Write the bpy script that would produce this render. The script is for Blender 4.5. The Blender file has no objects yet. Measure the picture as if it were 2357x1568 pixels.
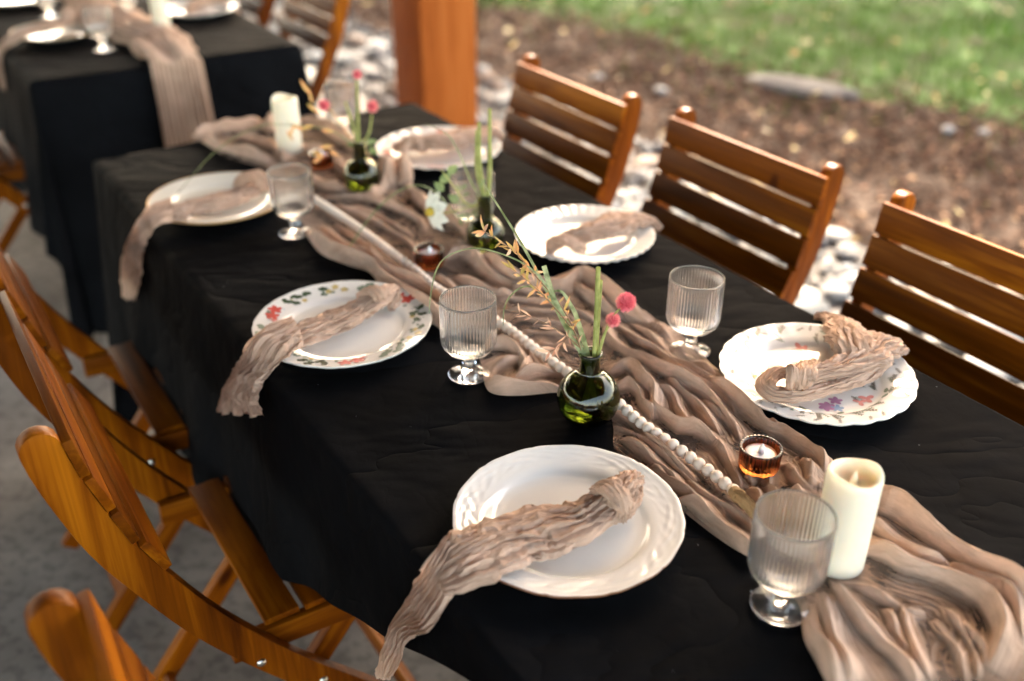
import bpy, bmesh, math, random
import numpy as np
from mathutils import Vector, Matrix, noise as mnoise

random.seed(7); RNG = np.random.default_rng(7)
S = bpy.context.scene
COL = S.collection

# ------------------------------------------------------------------ camera
HC = 1.50; PITCH = math.radians(30.15); FPX = 2300.0; CX, CY = 1178.5, 784.0
cam_d = bpy.data.cameras.new('camera'); cam = bpy.data.objects.new('camera', cam_d); COL.objects.link(cam)
cam.location = (0, 0, HC); cam.rotation_euler = (math.radians(90) - PITCH, 0, 0)
cam_d.sensor_width = 36; cam_d.lens = FPX / 2357 * 36
cam_d.clip_start = 0.02; cam_d.clip_end = 600
cam_d.dof.use_dof = True; cam_d.dof.focus_distance = 1.22; cam_d.dof.aperture_fstop = 2.0
S.camera = cam

# ------------------------------------------------------------------ world, sun, exposure
W = bpy.data.worlds.new('World'); S.world = W; W.use_nodes = True
wn = W.node_tree; wn.nodes.clear()
sky = wn.nodes.new('ShaderNodeTexSky'); sky.sky_type = 'NISHITA'; sky.sun_disc = False
SUN_EL = math.radians(42); SUN_AZ = math.radians(8)      # azimuth clockwise from +Y
sky.sun_elevation = SUN_EL; sky.sun_rotation = SUN_AZ
sky.dust_density = 3.0; sky.ozone_density = 0.6; sky.air_density = 0.8
hs = wn.nodes.new('ShaderNodeMix'); hs.data_type = 'RGBA'; hs.blend_type = 'MULTIPLY'; hs.inputs[0].default_value = 1
hs.inputs[7].default_value = (1.22, 1.0, 0.74, 1)
bg = wn.nodes.new('ShaderNodeBackground'); bg.inputs[1].default_value = 0.15
wo = wn.nodes.new('ShaderNodeOutputWorld')
wn.links.new(sky.outputs[0], hs.inputs[6]); wn.links.new(hs.outputs[2], bg.inputs[0]); wn.links.new(bg.outputs[0], wo.inputs[0])
sl = bpy.data.lights.new('sun', 'SUN'); sl.energy = 3.6; sl.angle = math.radians(0.53); sl.color = (1.0, 0.90, 0.74)
sun = bpy.data.objects.new('sun', sl); COL.objects.link(sun)
sd = Vector((math.sin(SUN_AZ) * math.cos(SUN_EL), math.cos(SUN_AZ) * math.cos(SUN_EL), math.sin(SUN_EL)))
sun.rotation_euler = sd.to_track_quat('Z', 'Y').to_euler(); sun.location = sd * 30
S.view_settings.view_transform = 'Standard'; S.view_settings.look = 'None'
S.view_settings.exposure = 3.85; S.view_settings.gamma = 1.0; S.view_settings.use_curve_mapping = False
S.cycles.max_bounces = 10; S.cycles.diffuse_bounces = 4; S.cycles.glossy_bounces = 4
S.cycles.transmission_bounces = 10; S.cycles.transparent_max_bounces = 10
S.cycles.sample_clamp_indirect = 6; S.cycles.use_denoising = True
S.cycles.caustics_refractive = True; S.cycles.caustics_reflective = False

# ------------------------------------------------------------------ coordinates
T = 0.76                                                   # table top height
A0 = np.array([-0.890, 2.047]); U = np.array([0.542, -0.8403]); N = np.array([0.8403, 0.542])
ROT = math.atan2(-N[0], N[1])                              # turns local +Y into N
def tp(s, n, z=T): p = A0 + U * s + N * n; return np.array([p[0], p[1], z])
def sn(p): q = np.asarray(p)[:2] - A0; return float(q @ U), float(q @ N)
def ray(px, py):
    x = (px - CX) / FPX; y = (py - CY) / FPX
    return np.array([x, math.cos(PITCH) - y * math.sin(PITCH), -math.sin(PITCH) - y * math.cos(PITCH)])
def at(px, py, z=T): d = ray(px, py); return np.array([0, 0, HC]) + d * ((z - HC) / d[2])
def aty(px, py, y): d = ray(px, py); return np.array([0, 0, HC]) + d * (y / d[1])
def atn(px, py, n): d = ray(px, py); return np.array([0, 0, HC]) + d * ((n + A0 @ N) / (d[:2] @ N))

# ------------------------------------------------------------------ materials
MATS = {}
def nodes(name):
    m = bpy.data.materials.new(name); m.use_nodes = True; nt = m.node_tree
    return m, nt, nt.nodes['Principled BSDF']
def simple(name, col, rough=0.5, **kw):
    m, nt, b = nodes(name); b.inputs['Base Color'].default_value = (*col, 1); b.inputs['Roughness'].default_value = rough
    for k, v in kw.items(): b.inputs[k.replace('_', ' ')].default_value = v
    MATS[name] = m; return m
def nn(nt, t, **kw):
    n = nt.nodes.new(t)
    for k, v in kw.items(): setattr(n, k, v)
    return n
def ramp(nt, stops):
    r = nt.nodes.new('ShaderNodeValToRGB'); e = r.color_ramp.elements
    while len(e) < len(stops): e.new(0.5)
    for i, (p, c) in enumerate(stops): e[i].position = p; e[i].color = (*c, 1)
    return r
def noise(nt, vec, scale, detail=4, rough=0.55, dist=0.0):
    t = nt.nodes.new('ShaderNodeTexNoise'); t.inputs['Scale'].default_value = scale; t.inputs['Detail'].default_value = detail
    t.inputs['Roughness'].default_value = rough; t.inputs['Distortion'].default_value = dist
    if vec is not None: nt.links.new(vec, t.inputs['Vector'])
    return t
def mapping(nt, out, scale=(1, 1, 1), rot=(0, 0, 0)):
    mp = nt.nodes.new('ShaderNodeMapping'); mp.inputs['Scale'].default_value = scale; mp.inputs['Rotation'].default_value = rot
    nt.links.new(out, mp.inputs['Vector']); return mp.outputs[0]
def bump(nt, b, h, strength, dist=0.001, prev=None):
    bp = nt.nodes.new('ShaderNodeBump'); bp.inputs['Strength'].default_value = strength; bp.inputs['Distance'].default_value = dist
    nt.links.new(h, bp.inputs['Height'])
    if prev is not None: nt.links.new(prev, bp.inputs['Normal'])
    nt.links.new(bp.outputs[0], b.inputs['Normal']); return bp.outputs[0]

def wood(name, axis, cols, rough=0.42, coat=0.0, freq=60):
    m, nt, b = nodes(name)
    tc = nt.nodes.new('ShaderNodeTexCoord'); oi = nt.nodes.new('ShaderNodeObjectInfo')
    add = nn(nt, 'ShaderNodeVectorMath', operation='ADD'); sc = nn(nt, 'ShaderNodeVectorMath', operation='SCALE')
    nt.links.new(oi.outputs['Random'], sc.inputs[0]); 
    cmb = nt.nodes.new('ShaderNodeCombineXYZ')
    for k in range(3): nt.links.new(oi.outputs['Random'], cmb.inputs[k])
    sc2 = nn(nt, 'ShaderNodeVectorMath', operation='SCALE'); sc2.inputs['Scale'].default_value = 7.0
    nt.links.new(cmb.outputs[0], sc2.inputs[0]); nt.links.new(tc.outputs['Object'], add.inputs[0]); nt.links.new(sc2.outputs[0], add.inputs[1])
    s = [freq, freq, freq]; s['xyz'.index(axis)] = freq * 0.045
    v = mapping(nt, add.outputs[0], tuple(s))
    n1 = noise(nt, v, 1.0, 5, 0.6, 0.8)
    s2 = [14, 14, 14]; s2['xyz'.index(axis)] = 1.6
    n2 = noise(nt, mapping(nt, add.outputs[0], tuple(s2)), 1.0, 3, 0.5, 1.6)
    mx = nn(nt, 'ShaderNodeMath', operation='MULTIPLY_ADD'); mx.inputs[1].default_value = 0.45
    nt.links.new(n1.outputs[0], mx.inputs[0]); 
    m2 = nn(nt, 'ShaderNodeMath', operation='MULTIPLY'); m2.inputs[1].default_value = 0.55; nt.links.new(n2.outputs[0], m2.inputs[0]); nt.links.new(m2.outputs[0], mx.inputs[2])
    r = ramp(nt, [(0.33, cols[0]), (0.5, cols[1]), (0.66, cols[2])]); nt.links.new(mx.outputs[0], r.inputs[0])
    # knots
    vo = nt.nodes.new('ShaderNodeTexVoronoi'); vo.inputs['Scale'].default_value = 5.0; nt.links.new(mapping(nt, add.outputs[0], (1, 1, 0.6)), vo.inputs['Vector'])
    kr = ramp(nt, [(0.03, (0.22, 0.12, 0.08)), (0.075, (1, 1, 1))]); nt.links.new(vo.outputs['Distance'], kr.inputs[0])
    mk = nn(nt, 'ShaderNodeMix', data_type='RGBA', blend_type='MULTIPLY'); mk.inputs[0].default_value = 0.8
    nt.links.new(r.outputs[0], mk.inputs[6]); nt.links.new(kr.outputs[0], mk.inputs[7])
    hv = nt.nodes.new('ShaderNodeHueSaturation'); nt.links.new(mk.outputs[2], hv.inputs['Color'])
    mr = nt.nodes.new('ShaderNodeMapRange'); mr.inputs[3].default_value = 0.75; mr.inputs[4].default_value = 1.2
    nt.links.new(oi.outputs['Random'], mr.inputs[0]); nt.links.new(mr.outputs[0], hv.inputs['Value'])
    nt.links.new(hv.outputs[0], b.inputs['Base Color'])
    b.inputs['Roughness'].default_value = rough; b.inputs['Specular IOR Level'].default_value = 0.08; b.inputs['Coat Weight'].default_value = coat; b.inputs['Coat Roughness'].default_value = 0.25
    bump(nt, b, n1.outputs[0], 0.12, 0.0006)
    MATS[name] = m; return m
HON = [(0.048, 0.0098, 0.0002), (0.132, 0.032, 0.0005), (0.26, 0.080, 0.0022)]
for ax in 'xyz': wood('chair_wood_' + ax, ax, HON)
wood('post_wood', 'z', [(0.22, 0.052, 0.008), (0.33, 0.092, 0.016), (0.40, 0.13, 0.03)], 0.6, 0.0, 40)
wood('ceiling_wood', 'x', [(0.06, 0.035, 0.02), (0.085, 0.05, 0.03), (0.11, 0.065, 0.04)], 0.7, 0.0, 20)

def gauze():
    m, nt, b = nodes('gauze'); tc = nt.nodes.new('ShaderNodeTexCoord')
    n1 = noise(nt, tc.outputs['Object'], 11, 4, 0.6); n2 = noise(nt, mapping(nt, tc.outputs['Object'], (260, 260, 260)), 1.0, 2)
    r = ramp(nt, [(0.3, (0.50, 0.345, 0.25)), (0.7, (0.72, 0.525, 0.405))]); nt.links.new(n1.outputs[0], r.inputs[0])
    nt.links.new(r.outputs[0], b.inputs['Base Color']); b.inputs['Roughness'].default_value = 0.95
    b.inputs['Sheen Weight'].default_value = 0.12; b.inputs['Sheen Roughness'].default_value = 0.6; b.inputs['Specular IOR Level'].default_value = 0.0
    fa = nt.nodes.new('ShaderNodeAttribute'); fa.attribute_name = 'flow'
    f1 = noise(nt, mapping(nt, fa.outputs['Vector'], (230, 22, 1)), 1.0, 4, 0.65, 0.3); f2 = noise(nt, mapping(nt, fa.outputs['Vector'], (620, 70, 1)), 1.0, 3, 0.6)
    sr = ramp(nt, [(0.34, (0.82, 0.79, 0.77)), (0.62, (1.16, 1.15, 1.15))]); nt.links.new(f1.outputs[0], sr.inputs[0])
    sm = nn(nt, 'ShaderNodeMix', data_type='RGBA', blend_type='MULTIPLY'); sm.inputs[0].default_value = 0.85; nt.links.new(r.outputs[0], sm.inputs[6]); nt.links.new(sr.outputs[0], sm.inputs[7]); r = type('o', (), {'outputs': [sm.outputs[2]]})
    nt.links.new(r.outputs[0], b.inputs['Base Color'])
    p = bump(nt, b, n2.outputs[0], 0.3, 0.0005); p = bump(nt, b, f1.outputs[0], 0.6, 0.0045, p); p = bump(nt, b, f2.outputs[0], 0.7, 0.0016, p)
    for sc, st, ds in ((80, .4, .0028), (140, .35, .0018)):
        t = noise(nt, tc.outputs['Object'], sc, 3, 0.6, 0.6); s1 = nn(nt, 'ShaderNodeMath', operation='SUBTRACT'); s1.inputs[1].default_value = 0.5
        nt.links.new(t.outputs[0], s1.inputs[0]); ab = nn(nt, 'ShaderNodeMath', operation='ABSOLUTE'); nt.links.new(s1.outputs[0], ab.inputs[0]); p = bump(nt, b, ab.outputs[0], st, ds, p)
    tr = nt.nodes.new('ShaderNodeBsdfTranslucent'); nt.links.new(r.outputs[0], tr.inputs[0])
    mx = nt.nodes.new('ShaderNodeMixShader'); mx.inputs[0].default_value = 0.28
    out = nt.nodes['Material Output']; nt.links.new(b.outputs[0], mx.inputs[1]); nt.links.new(tr.outputs[0], mx.inputs[2]); 
    tp_ = nt.nodes.new('ShaderNodeBsdfTransparent'); m2 = nt.nodes.new('ShaderNodeMixShader'); n4 = noise(nt, tc.outputs['Object'], 14, 5, 0.65, 0.5)
    mr = nt.nodes.new('ShaderNodeMapRange'); mr.inputs[1].default_value = .40; mr.inputs[2].default_value = .70; mr.inputs[3].default_value = .35; mr.inputs[4].default_value = 1.0
    at_ = nt.nodes.new('ShaderNodeAttribute'); at_.attribute_name = 'sheer'; mm = nn(nt, 'ShaderNodeMath', operation='MULTIPLY_ADD'); mm.inputs[2].default_value = 0.03
    nt.links.new(n4.outputs[0], mr.inputs[0]); nt.links.new(mr.outputs[0], mm.inputs[0]); nt.links.new(at_.outputs['Fac'], mm.inputs[1]); nt.links.new(mm.outputs[0], m2.inputs[0]); nt.links.new(mx.outputs[0], m2.inputs[1]); nt.links.new(tp_.outputs[0], m2.inputs[2]); nt.links.new(m2.outputs[0], out.inputs[0])
    MATS['gauze'] = m
gauze()
def blackcloth():
    m, nt, b = nodes('black_cloth'); tc = nt.nodes.new('ShaderNodeTexCoord'); o = tc.outputs['Object']
    n1 = noise(nt, o, 5, 5, 0.6)
    r = ramp(nt, [(0.3, (0.0027, 0.0028, 0.0033)), (0.7, (0.0056, 0.0061, 0.0074))]); nt.links.new(n1.outputs[0], r.inputs[0])
    nt.links.new(r.outputs[0], b.inputs['Base Color']); b.inputs['Roughness'].default_value = 0.75
    b.inputs['Specular IOR Level'].default_value = 0.02
    wv = noise(nt, mapping(nt, o, (900, 900, 900)), 1.0, 1)
    def crease(sc, rot, dist):
        t = noise(nt, mapping(nt, o, sc, (0, 0, rot)), 1.0, 3, 0.55, dist); s1 = nn(nt, 'ShaderNodeMath', operation='SUBTRACT'); s1.inputs[1].default_value = 0.5
        nt.links.new(t.outputs[0], s1.inputs[0]); ab = nn(nt, 'ShaderNodeMath', operation='ABSOLUTE'); nt.links.new(s1.outputs[0], ab.inputs[0])
        pw = nn(nt, 'ShaderNodeMath', operation='POWER'); pw.inputs[1].default_value = 0.6; nt.links.new(ab.outputs[0], pw.inputs[0]); return pw.outputs[0]
    p = bump(nt, b, crease((3.2, 6.5, 5), .4, .3), 0.7, 0.018); p = bump(nt, b, crease((14, 8, 9), -.5, .4), 0.22, 0.006, p)
    n3 = noise(nt, mapping(nt, o, (34, 34, 34)), 1.0, 4, 0.6); p = bump(nt, b, n3.outputs[0], 0.3, 0.003, p); bump(nt, b, wv.outputs[0], 0.25, 0.0004, p)
    MATS['black_cloth'] = m
blackcloth()
def porcelain(name, col, scale=0):
    m, nt, b = nodes(name); b.inputs['Base Color'].default_value = (*col, 1); b.inputs['Roughness'].default_value = 0.12
    b.inputs['Coat Weight'].default_value = 0.5; b.inputs['Coat Roughness'].default_value = 0.04
    b.inputs['Subsurface Weight'].default_value = 0.0
    tc = nt.nodes.new('ShaderNodeTexCoord'); n1 = noise(nt, tc.outputs['Object'], 30, 2); bump(nt, b, n1.outputs[0], 0.05, 0.001)
    MATS[name] = m
porcelain('white_porcelain', (0.78, 0.76, 0.72)); porcelain('cream_porcelain', (0.76, 0.73, 0.64))
simple('gold_trim', (0.62, 0.36, 0.14), 0.35, Metallic=0.6)
simple('brown_trim', (0.30, 0.12, 0.05), 0.4)
simple('print_green', (0.06, 0.085, 0.045), 0.25); simple('print_sage', (0.20, 0.25, 0.19), 0.25)
simple('print_red', (0.55, 0.09, 0.07), 0.25); simple('print_pink', (0.62, 0.25, 0.22), 0.25)
simple('print_yellow', (0.55, 0.42, 0.16), 0.25); simple('print_plum', (0.25, 0.08, 0.17), 0.25); simple('print_blue', (0.25, 0.35, 0.48), 0.25)
simple('print_mauve', (0.40, 0.20, 0.32), 0.25); simple('print_line', (0.14, 0.12, 0.09), 0.3)
def glassm(name, col, rough=0.0, ior=1.45, dens=0):
    m, nt, b = nodes(name); b.inputs['Base Color'].default_value = (*col, 1); b.inputs['Roughness'].default_value = rough
    b.inputs['Transmission Weight'].default_value = 1.0; b.inputs['IOR'].default_value = ior; b.inputs['Roughness'].default_value = rough
    MATS[name] = m
    if dens:
        va = nt.nodes.new('ShaderNodeVolumeAbsorption'); va.inputs[0].default_value = (*col, 1); va.inputs[1].default_value = dens
        b.inputs['Base Color'].default_value = (1, 1, 1, 1); nt.links.new(va.outputs[0], nt.nodes['Material Output'].inputs['Volume'])
glassm('clear_glass', (1, 1, 1), 0.02, 1.42)
_nt = MATS['clear_glass'].node_tree; _d = _nt.nodes.new('ShaderNodeBsdfTranslucent'); _d.inputs[0].default_value = (.9, .9, .9, 1); _d2 = _nt.nodes.new('ShaderNodeBsdfDiffuse'); _d2.inputs[0].default_value = (.9, .9, .9, 1)
_a = _nt.nodes.new('ShaderNodeMixShader'); _m = _nt.nodes.new('ShaderNodeMixShader'); _m.inputs[0].default_value = 0.022; _nt.links.new(_d.outputs[0], _a.inputs[1]); _nt.links.new(_d2.outputs[0], _a.inputs[2])
_nt.links.new(_nt.nodes['Principled BSDF'].outputs[0], _m.inputs[1]); _nt.links.new(_a.outputs[0], _m.inputs[2]); _nt.links.new(_m.outputs[0], _nt.nodes['Material Output'].inputs[0]); glassm('green_glass', (0.17, 0.20, 0.07)); glassm('amber_glass', (0.40, 0.11, 0.025))
glassm('vase_water', (0.80, 0.85, 0.45), ior=1.33)
simple('wax_ivory', (0.80, 0.73, 0.58), 0.45, Subsurface_Weight=0.35, Subsurface_Scale=0.02)
MATS['wax_ivory'].node_tree.nodes['Principled BSDF'].inputs['Subsurface Radius'].default_value = (1.0, 0.7, 0.4)
simple('white_plastic', (0.80, 0.80, 0.80), 0.4, Subsurface_Weight=0.15, Subsurface_Scale=0.01)
simple('lint_white', (0.5, 0.5, 0.5), 0.9); simple('bead_wood', (0.72, 0.61, 0.51), 0.6); simple('jute', (0.42, 0.26, 0.12), 0.9)
simple('steel', (0.55, 0.54, 0.50), 0.3, Metallic=1.0)
simple('flower_pink', (0.80, 0.20, 0.24), 0.6); simple('flower_pale_pink', (0.78, 0.26, 0.26), 0.6); simple('flower_deep', (0.50, 0.05, 0.08), 0.7)
simple('petal_white', (0.80, 0.80, 0.72), 0.6); simple('flower_yellow', (0.50, 0.36, 0.04), 0.7)
def leafm(name, a, c, tr=0.35):
    m, nt, b = nodes(name); tc = nt.nodes.new('ShaderNodeTexCoord')
    n1 = noise(nt, tc.outputs['Object'], 90 if tr < .5 else 3, 2); r = ramp(nt, [(0.38, a), (0.62, c)]); nt.links.new(n1.outputs[0], r.inputs[0])
    nt.links.new(r.outputs[0], b.inputs['Base Color']); b.inputs['Roughness'].default_value = 0.5
    t = nt.nodes.new('ShaderNodeBsdfTranslucent'); nt.links.new(r.outputs[0], t.inputs[0]); mx = nt.nodes.new('ShaderNodeMixShader'); mx.inputs[0].default_value = tr
    nt.links.new(b.outputs[0], mx.inputs[1]); nt.links.new(t.outputs[0], mx.inputs[2]); nt.links.new(mx.outputs[0], nt.nodes['Material Output'].inputs[0])
    MATS[name] = m
leafm('stem_green', (0.26, 0.29, 0.08), (0.40, 0.42, 0.14), 0.2)
leafm('blade_green', (0.13, 0.16, 0.06), (0.32, 0.36, 0.18), 0.2)
leafm('sprig_leaf', (0.42, 0.33, 0.10), (0.74, 0.36, 0.17))
leafm('sprig_pink', (0.66, 0.36, 0.24), (0.68, 0.46, 0.32))
leafm('foliage_green', (0.12, 0.18, 0.07), (0.20, 0.27, 0.11))
simple('sprig_stem', (0.22, 0.12, 0.06), 0.6)
leafm('tree_leaf', (0.045, 0.085, 0.02), (0.08, 0.12, 0.03), 0.3)
def ground_mat(name, stops, scale, bs=0.3, bd=0.01, rough=0.9, second=None):
    m, nt, b = nodes(name); tc = nt.nodes.new('ShaderNodeTexCoord'); o = tc.outputs['Object']
    n1 = noise(nt, o, scale, 6, 0.6); r = ramp(nt, stops); nt.links.new(n1.outputs[0], r.inputs[0]); c = r.outputs[0]
    if second:
        n2 = noise(nt, o, second[0], 4, 0.6); r2 = ramp(nt, second[1]); nt.links.new(n2.outputs[0], r2.inputs[0])
        mx = nn(nt, 'ShaderNodeMix', data_type='RGBA', blend_type='MULTIPLY'); mx.inputs[0].default_value = 1; nt.links.new(c, mx.inputs[6]); nt.links.new(r2.outputs[0], mx.inputs[7]); c = mx.outputs[2]
    nt.links.new(c, b.inputs['Base Color']); b.inputs['Roughness'].default_value = rough; b.inputs['Specular IOR Level'].default_value = 0.12; bump(nt, b, n1.outputs[0], bs, bd)
    MATS[name] = m
ground_mat('concrete', [(0.35, (0.16, 0.147, 0.132)), (0.65, (0.25, 0.232, 0.207))], 4, 0.15, 0.004, 0.7, (35, [(0.42, (0.72, 0.72, 0.72)), (0.5, (1, 1, 1))]))
ground_mat('soil', [(0.3, (0.0252, 0.0151, 0.0101)), (0.7, (0.0576, 0.0360, 0.0245))], 25, 0.8, 0.03)
ground_mat('turf', [(0.35, (0.04, 0.034, 0.016)), (0.5, (0.022, 0.05, 0.005)), (0.7, (0.032, 0.07, 0.007))], 3.5, 0.6, 0.03)
ground_mat('pebble_base', [(0.3, (0.0864, 0.0792, 0.0720)), (0.7, (0.1584, 0.1440, 0.1368))], 30, 0.8, 0.02)
ground_mat('flagstone', [(0.35, (0.070, 0.064, 0.058)), (0.65, (0.11, 0.10, 0.092))], 9, 0.5, 0.01)
for i, c in enumerate([(0.1800, 0.1728, 0.1692), (0.1224, 0.1260, 0.1332), (0.2592, 0.2412, 0.2232), (0.1728, 0.1296, 0.1044), (0.2160, 0.2124, 0.2088), (0.0792, 0.0828, 0.0864)]):
    ground_mat('pebble_%d' % i, [(0.35, tuple(v * 0.85 for v in c)), (0.65, tuple(min(1, v * 1.15) for v in c))], 14, 0.2, 0.003, 0.75)
def varied(name, stops, rough=0.85, tr=0):
    m, nt, b = nodes(name); g = nt.nodes.new('ShaderNodeAttribute'); g.attribute_name = 'tone'
    r = ramp(nt, stops); nt.links.new(g.outputs['Fac'], r.inputs[0]); nt.links.new(r.outputs[0], b.inputs['Base Color']); b.inputs['Roughness'].default_value = rough; b.inputs['Specular IOR Level'].default_value = 0.1
    if tr:
        t = nt.nodes.new('ShaderNodeBsdfTranslucent'); nt.links.new(r.outputs[0], t.inputs[0]); mx = nt.nodes.new('ShaderNodeMixShader'); mx.inputs[0].default_value = tr
        nt.links.new(b.outputs[0], mx.inputs[1]); nt.links.new(t.outputs[0], mx.inputs[2]); nt.links.new(mx.outputs[0], nt.nodes['Material Output'].inputs[0])
    MATS[name] = m
varied('mulch_chip', [(0.0, (0.0194, 0.0081, 0.0044)), (0.5, (0.0551, 0.0259, 0.0154)), (0.85, (0.1037, 0.0547, 0.0328)), (1.0, (0.2333, 0.1440, 0.0848))])
varied('grass_blade', [(0.0, (0.013, 0.045, 0.002)), (0.6, (0.036, 0.10, 0.004)), (0.85, (0.08, 0.135, 0.014)), (1.0, (0.19, 0.155, 0.06))], 0.6, 0.3)
varied('dry_leaf', [(0.0, (0.2016, 0.0936, 0.0360)), (0.4, (0.3240, 0.2160, 0.0936)), (0.8, (0.3960, 0.3240, 0.1584)), (1.0, (0.4320, 0.3816, 0.2880))], 0.7, 0.15)
varied('stone_mix', [(0.0, (0.0720, 0.0720, 0.0792)), (0.5, (0.1584, 0.1512, 0.1440)), (1.0, (0.2736, 0.2592, 0.2376))], 0.8)

# ------------------------------------------------------------------ mesh helpers
def mesh(name, V, F, mats, smooth=True, midx=None, tone=None):
    me = bpy.data.meshes.new(name)
    V = np.asarray(V, dtype=np.float32).reshape(-1, 3)
    if isinstance(F, np.ndarray):
        k = F.shape[1]; me.vertices.add(len(V)); me.vertices.foreach_set('co', V.ravel())
        me.loops.add(F.size); me.loops.foreach_set('vertex_index', F.astype(np.int32).ravel())
        me.polygons.add(len(F)); me.polygons.foreach_set('loop_start', np.arange(0, F.size, k, dtype=np.int32))
        me.update(calc_edges=True)
    else:
        me.from_pydata([tuple(map(float, v)) for v in V], [], F)
    if isinstance(mats, str): mats = [mats]
    for m in mats: me.materials.append(MATS[m])
    if midx is not None: me.polygons.foreach_set('material_index', np.asarray(midx, dtype=np.int32))
    if smooth: me.polygons.foreach_set('use_smooth', np.ones(len(me.polygons), dtype=bool))
    if tone is not None:
        a = me.attributes.new('tone', 'FLOAT', 'FACE'); a.data.foreach_set('value', np.asarray(tone, dtype=np.float32))
    me.validate(); me.update(); return me
def link(name, me, parent=None, loc=None, rot=None):
    o = bpy.data.objects.new(name, me); COL.objects.link(o)
    if parent is not None: o.parent = parent
    if loc is not None: o.location = tuple(map(float, loc))
    if rot is not None: o.rotation_euler = rot
    return o
def tag(o, label=None, cat=None, group=None, kind=None):
    if label: o['label'] = label
    if cat: o['category'] = cat
    if group: o['group'] = group
    if kind: o['kind'] = kind
    return o
def thing(name, loc, rz, label, cat, group=None):
    return tag(link(name, None, None, loc, (0, 0, rz)), label, cat, group)
def copy_tree(o, parent=None):
    c = o.copy(); COL.objects.link(c); c.parent = parent
    for ch in list(o.children): copy_tree(ch, c)
    return c
def grid_faces(a, b, wrap=False):
    i = np.arange(a - 1)[:, None]; nb = b if wrap else b - 1; j = np.arange(nb)[None, :]; j2 = (j + 1) % b
    return np.stack([i * b + j, i * b + j2 + 0 * i, (i + 1) * b + j2, (i + 1) * b + j], -1).reshape(-1, 4)
def lathe_pts(prof, seg, fr=None):
    th = np.linspace(0, 2 * np.pi, seg, endpoint=False); P = np.array(prof, float)
    R = P[:, 0][:, None] * np.ones(seg); Z = P[:, 1][:, None] * np.ones(seg)
    if fr is not None: R, Z = fr(R, Z, th[None, :])
    return np.stack([R * np.cos(th), R * np.sin(th), Z], -1).reshape(-1, 3), grid_faces(len(P), seg, True)
def flow_attr(me, A):
    a = me.attributes.new('flow', 'FLOAT_VECTOR', 'POINT'); a.data.foreach_set('vector', np.asarray(A, dtype=np.float32).ravel()); return me
def joinf(parts):
    V, F = join([p[:2] for p in parts]); return V, F, np.concatenate([np.asarray(p[2], float).reshape(-1, 3) for p in parts])
def join(parts):
    V = []; F = []; k = 0
    for v, f in parts: V.append(np.asarray(v, float).reshape(-1, 3)); F.append(np.asarray(f) + k); k += len(V[-1])
    return np.concatenate(V), np.concatenate(F)
def box_pts(x0, x1, y0, y1, z0, z1):
    V = [(x, y, z) for z in (z0, z1) for y in (y0, y1) for x in (x0, x1)]
    F = [(0, 2, 3, 1), (4, 5, 7, 6), (0, 1, 5, 4), (2, 6, 7, 3), (0, 4, 6, 2), (1, 3, 7, 5)]
    return V, F
def bevel_me(name, V, F, mat, w=0.002, seg=2, smooth=True):
    bm = bmesh.new(); vs = [bm.verts.new(tuple(map(float, v))) for v in V]
    for f in F: bm.faces.new([vs[i] for i in f])
    bmesh.ops.recalc_face_normals(bm, faces=bm.faces)
    if w: 
        es = [e for e in bm.edges if len(e.link_faces) == 2 and e.calc_face_angle(0) > 0.6]
        bmesh.ops.bevel(bm, geom=es, offset=w, segments=seg, affect='EDGES', profile=0.6)
    me = bpy.data.meshes.new(name); bm.to_mesh(me); bm.free(); me.materials.append(MATS[mat])
    if smooth:
        for p in me.polygons: p.use_smooth = True
        try: me.set_sharp_from_angle(angle=math.radians(40))
        except Exception: pass
    return me
def smooth_path(P, n):
    P = np.asarray(P, float); d = np.r_[0, np.cumsum(np.linalg.norm(np.diff(P, axis=0), axis=1))]
    t = np.linspace(0, d[-1], n); Q = np.r_[[2 * P[0] - P[1]], P, [2 * P[-1] - P[-2]]]; out = []
    for x in t:
        i = min(max(np.searchsorted(d, x) - 1, 0), len(P) - 2); u = (x - d[i]) / max(d[i + 1] - d[i], 1e-9)
        a, b, c, e = Q[i], Q[i + 1], Q[i + 2], Q[i + 3]
        out.append(0.5 * (2 * b + (c - a) * u + (2 * a - 5 * b + 4 * c - e) * u * u + (3 * b - a - 3 * c + e) * u ** 3))
    return np.array(out)
def tube(P, R, seg=8, n=None, cap=True):
    P = np.asarray(P, float)
    if n: P = smooth_path(P, n)
    m = len(P); R = np.interp(np.linspace(0, 1, m), np.linspace(0, 1, len(R)), R) if np.ndim(R) else np.full(m, R)
    Tn = np.gradient(P, axis=0); Tn /= np.linalg.norm(Tn, axis=1)[:, None] + 1e-12
    ref = np.array([0, 0, 1.0]) if abs(Tn[0][2]) < 0.9 else np.array([1.0, 0, 0]); nrm = np.cross(Tn[0], ref); nrm /= np.linalg.norm(nrm)
    V = []; th = np.linspace(0, 2 * np.pi, seg, endpoint=False)
    for i in range(m):
        nrm = nrm - Tn[i] * (nrm @ Tn[i]); nrm /= np.linalg.norm(nrm); bn = np.cross(Tn[i], nrm)
        V.append(P[i] + R[i] * (np.cos(th)[:, None] * nrm + np.sin(th)[:, None] * bn))
    return np.concatenate(V), grid_faces(m, seg, True)
def fbm1(x, seed, oct=3):
    rs = np.random.default_rng(seed); r = np.zeros_like(np.asarray(x, float)); a = 1
    for k in range(oct):
        f = 2.0 ** k; t = rs.random(257); xi = np.asarray(x) * f; i = np.floor(xi).astype(int); u = xi - i; u = u * u * (3 - 2 * u)
        r = r + a * ((1 - u) * t[i % 257] + u * t[(i + 1) % 257] - 0.5); a *= 0.5
    return r
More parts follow.
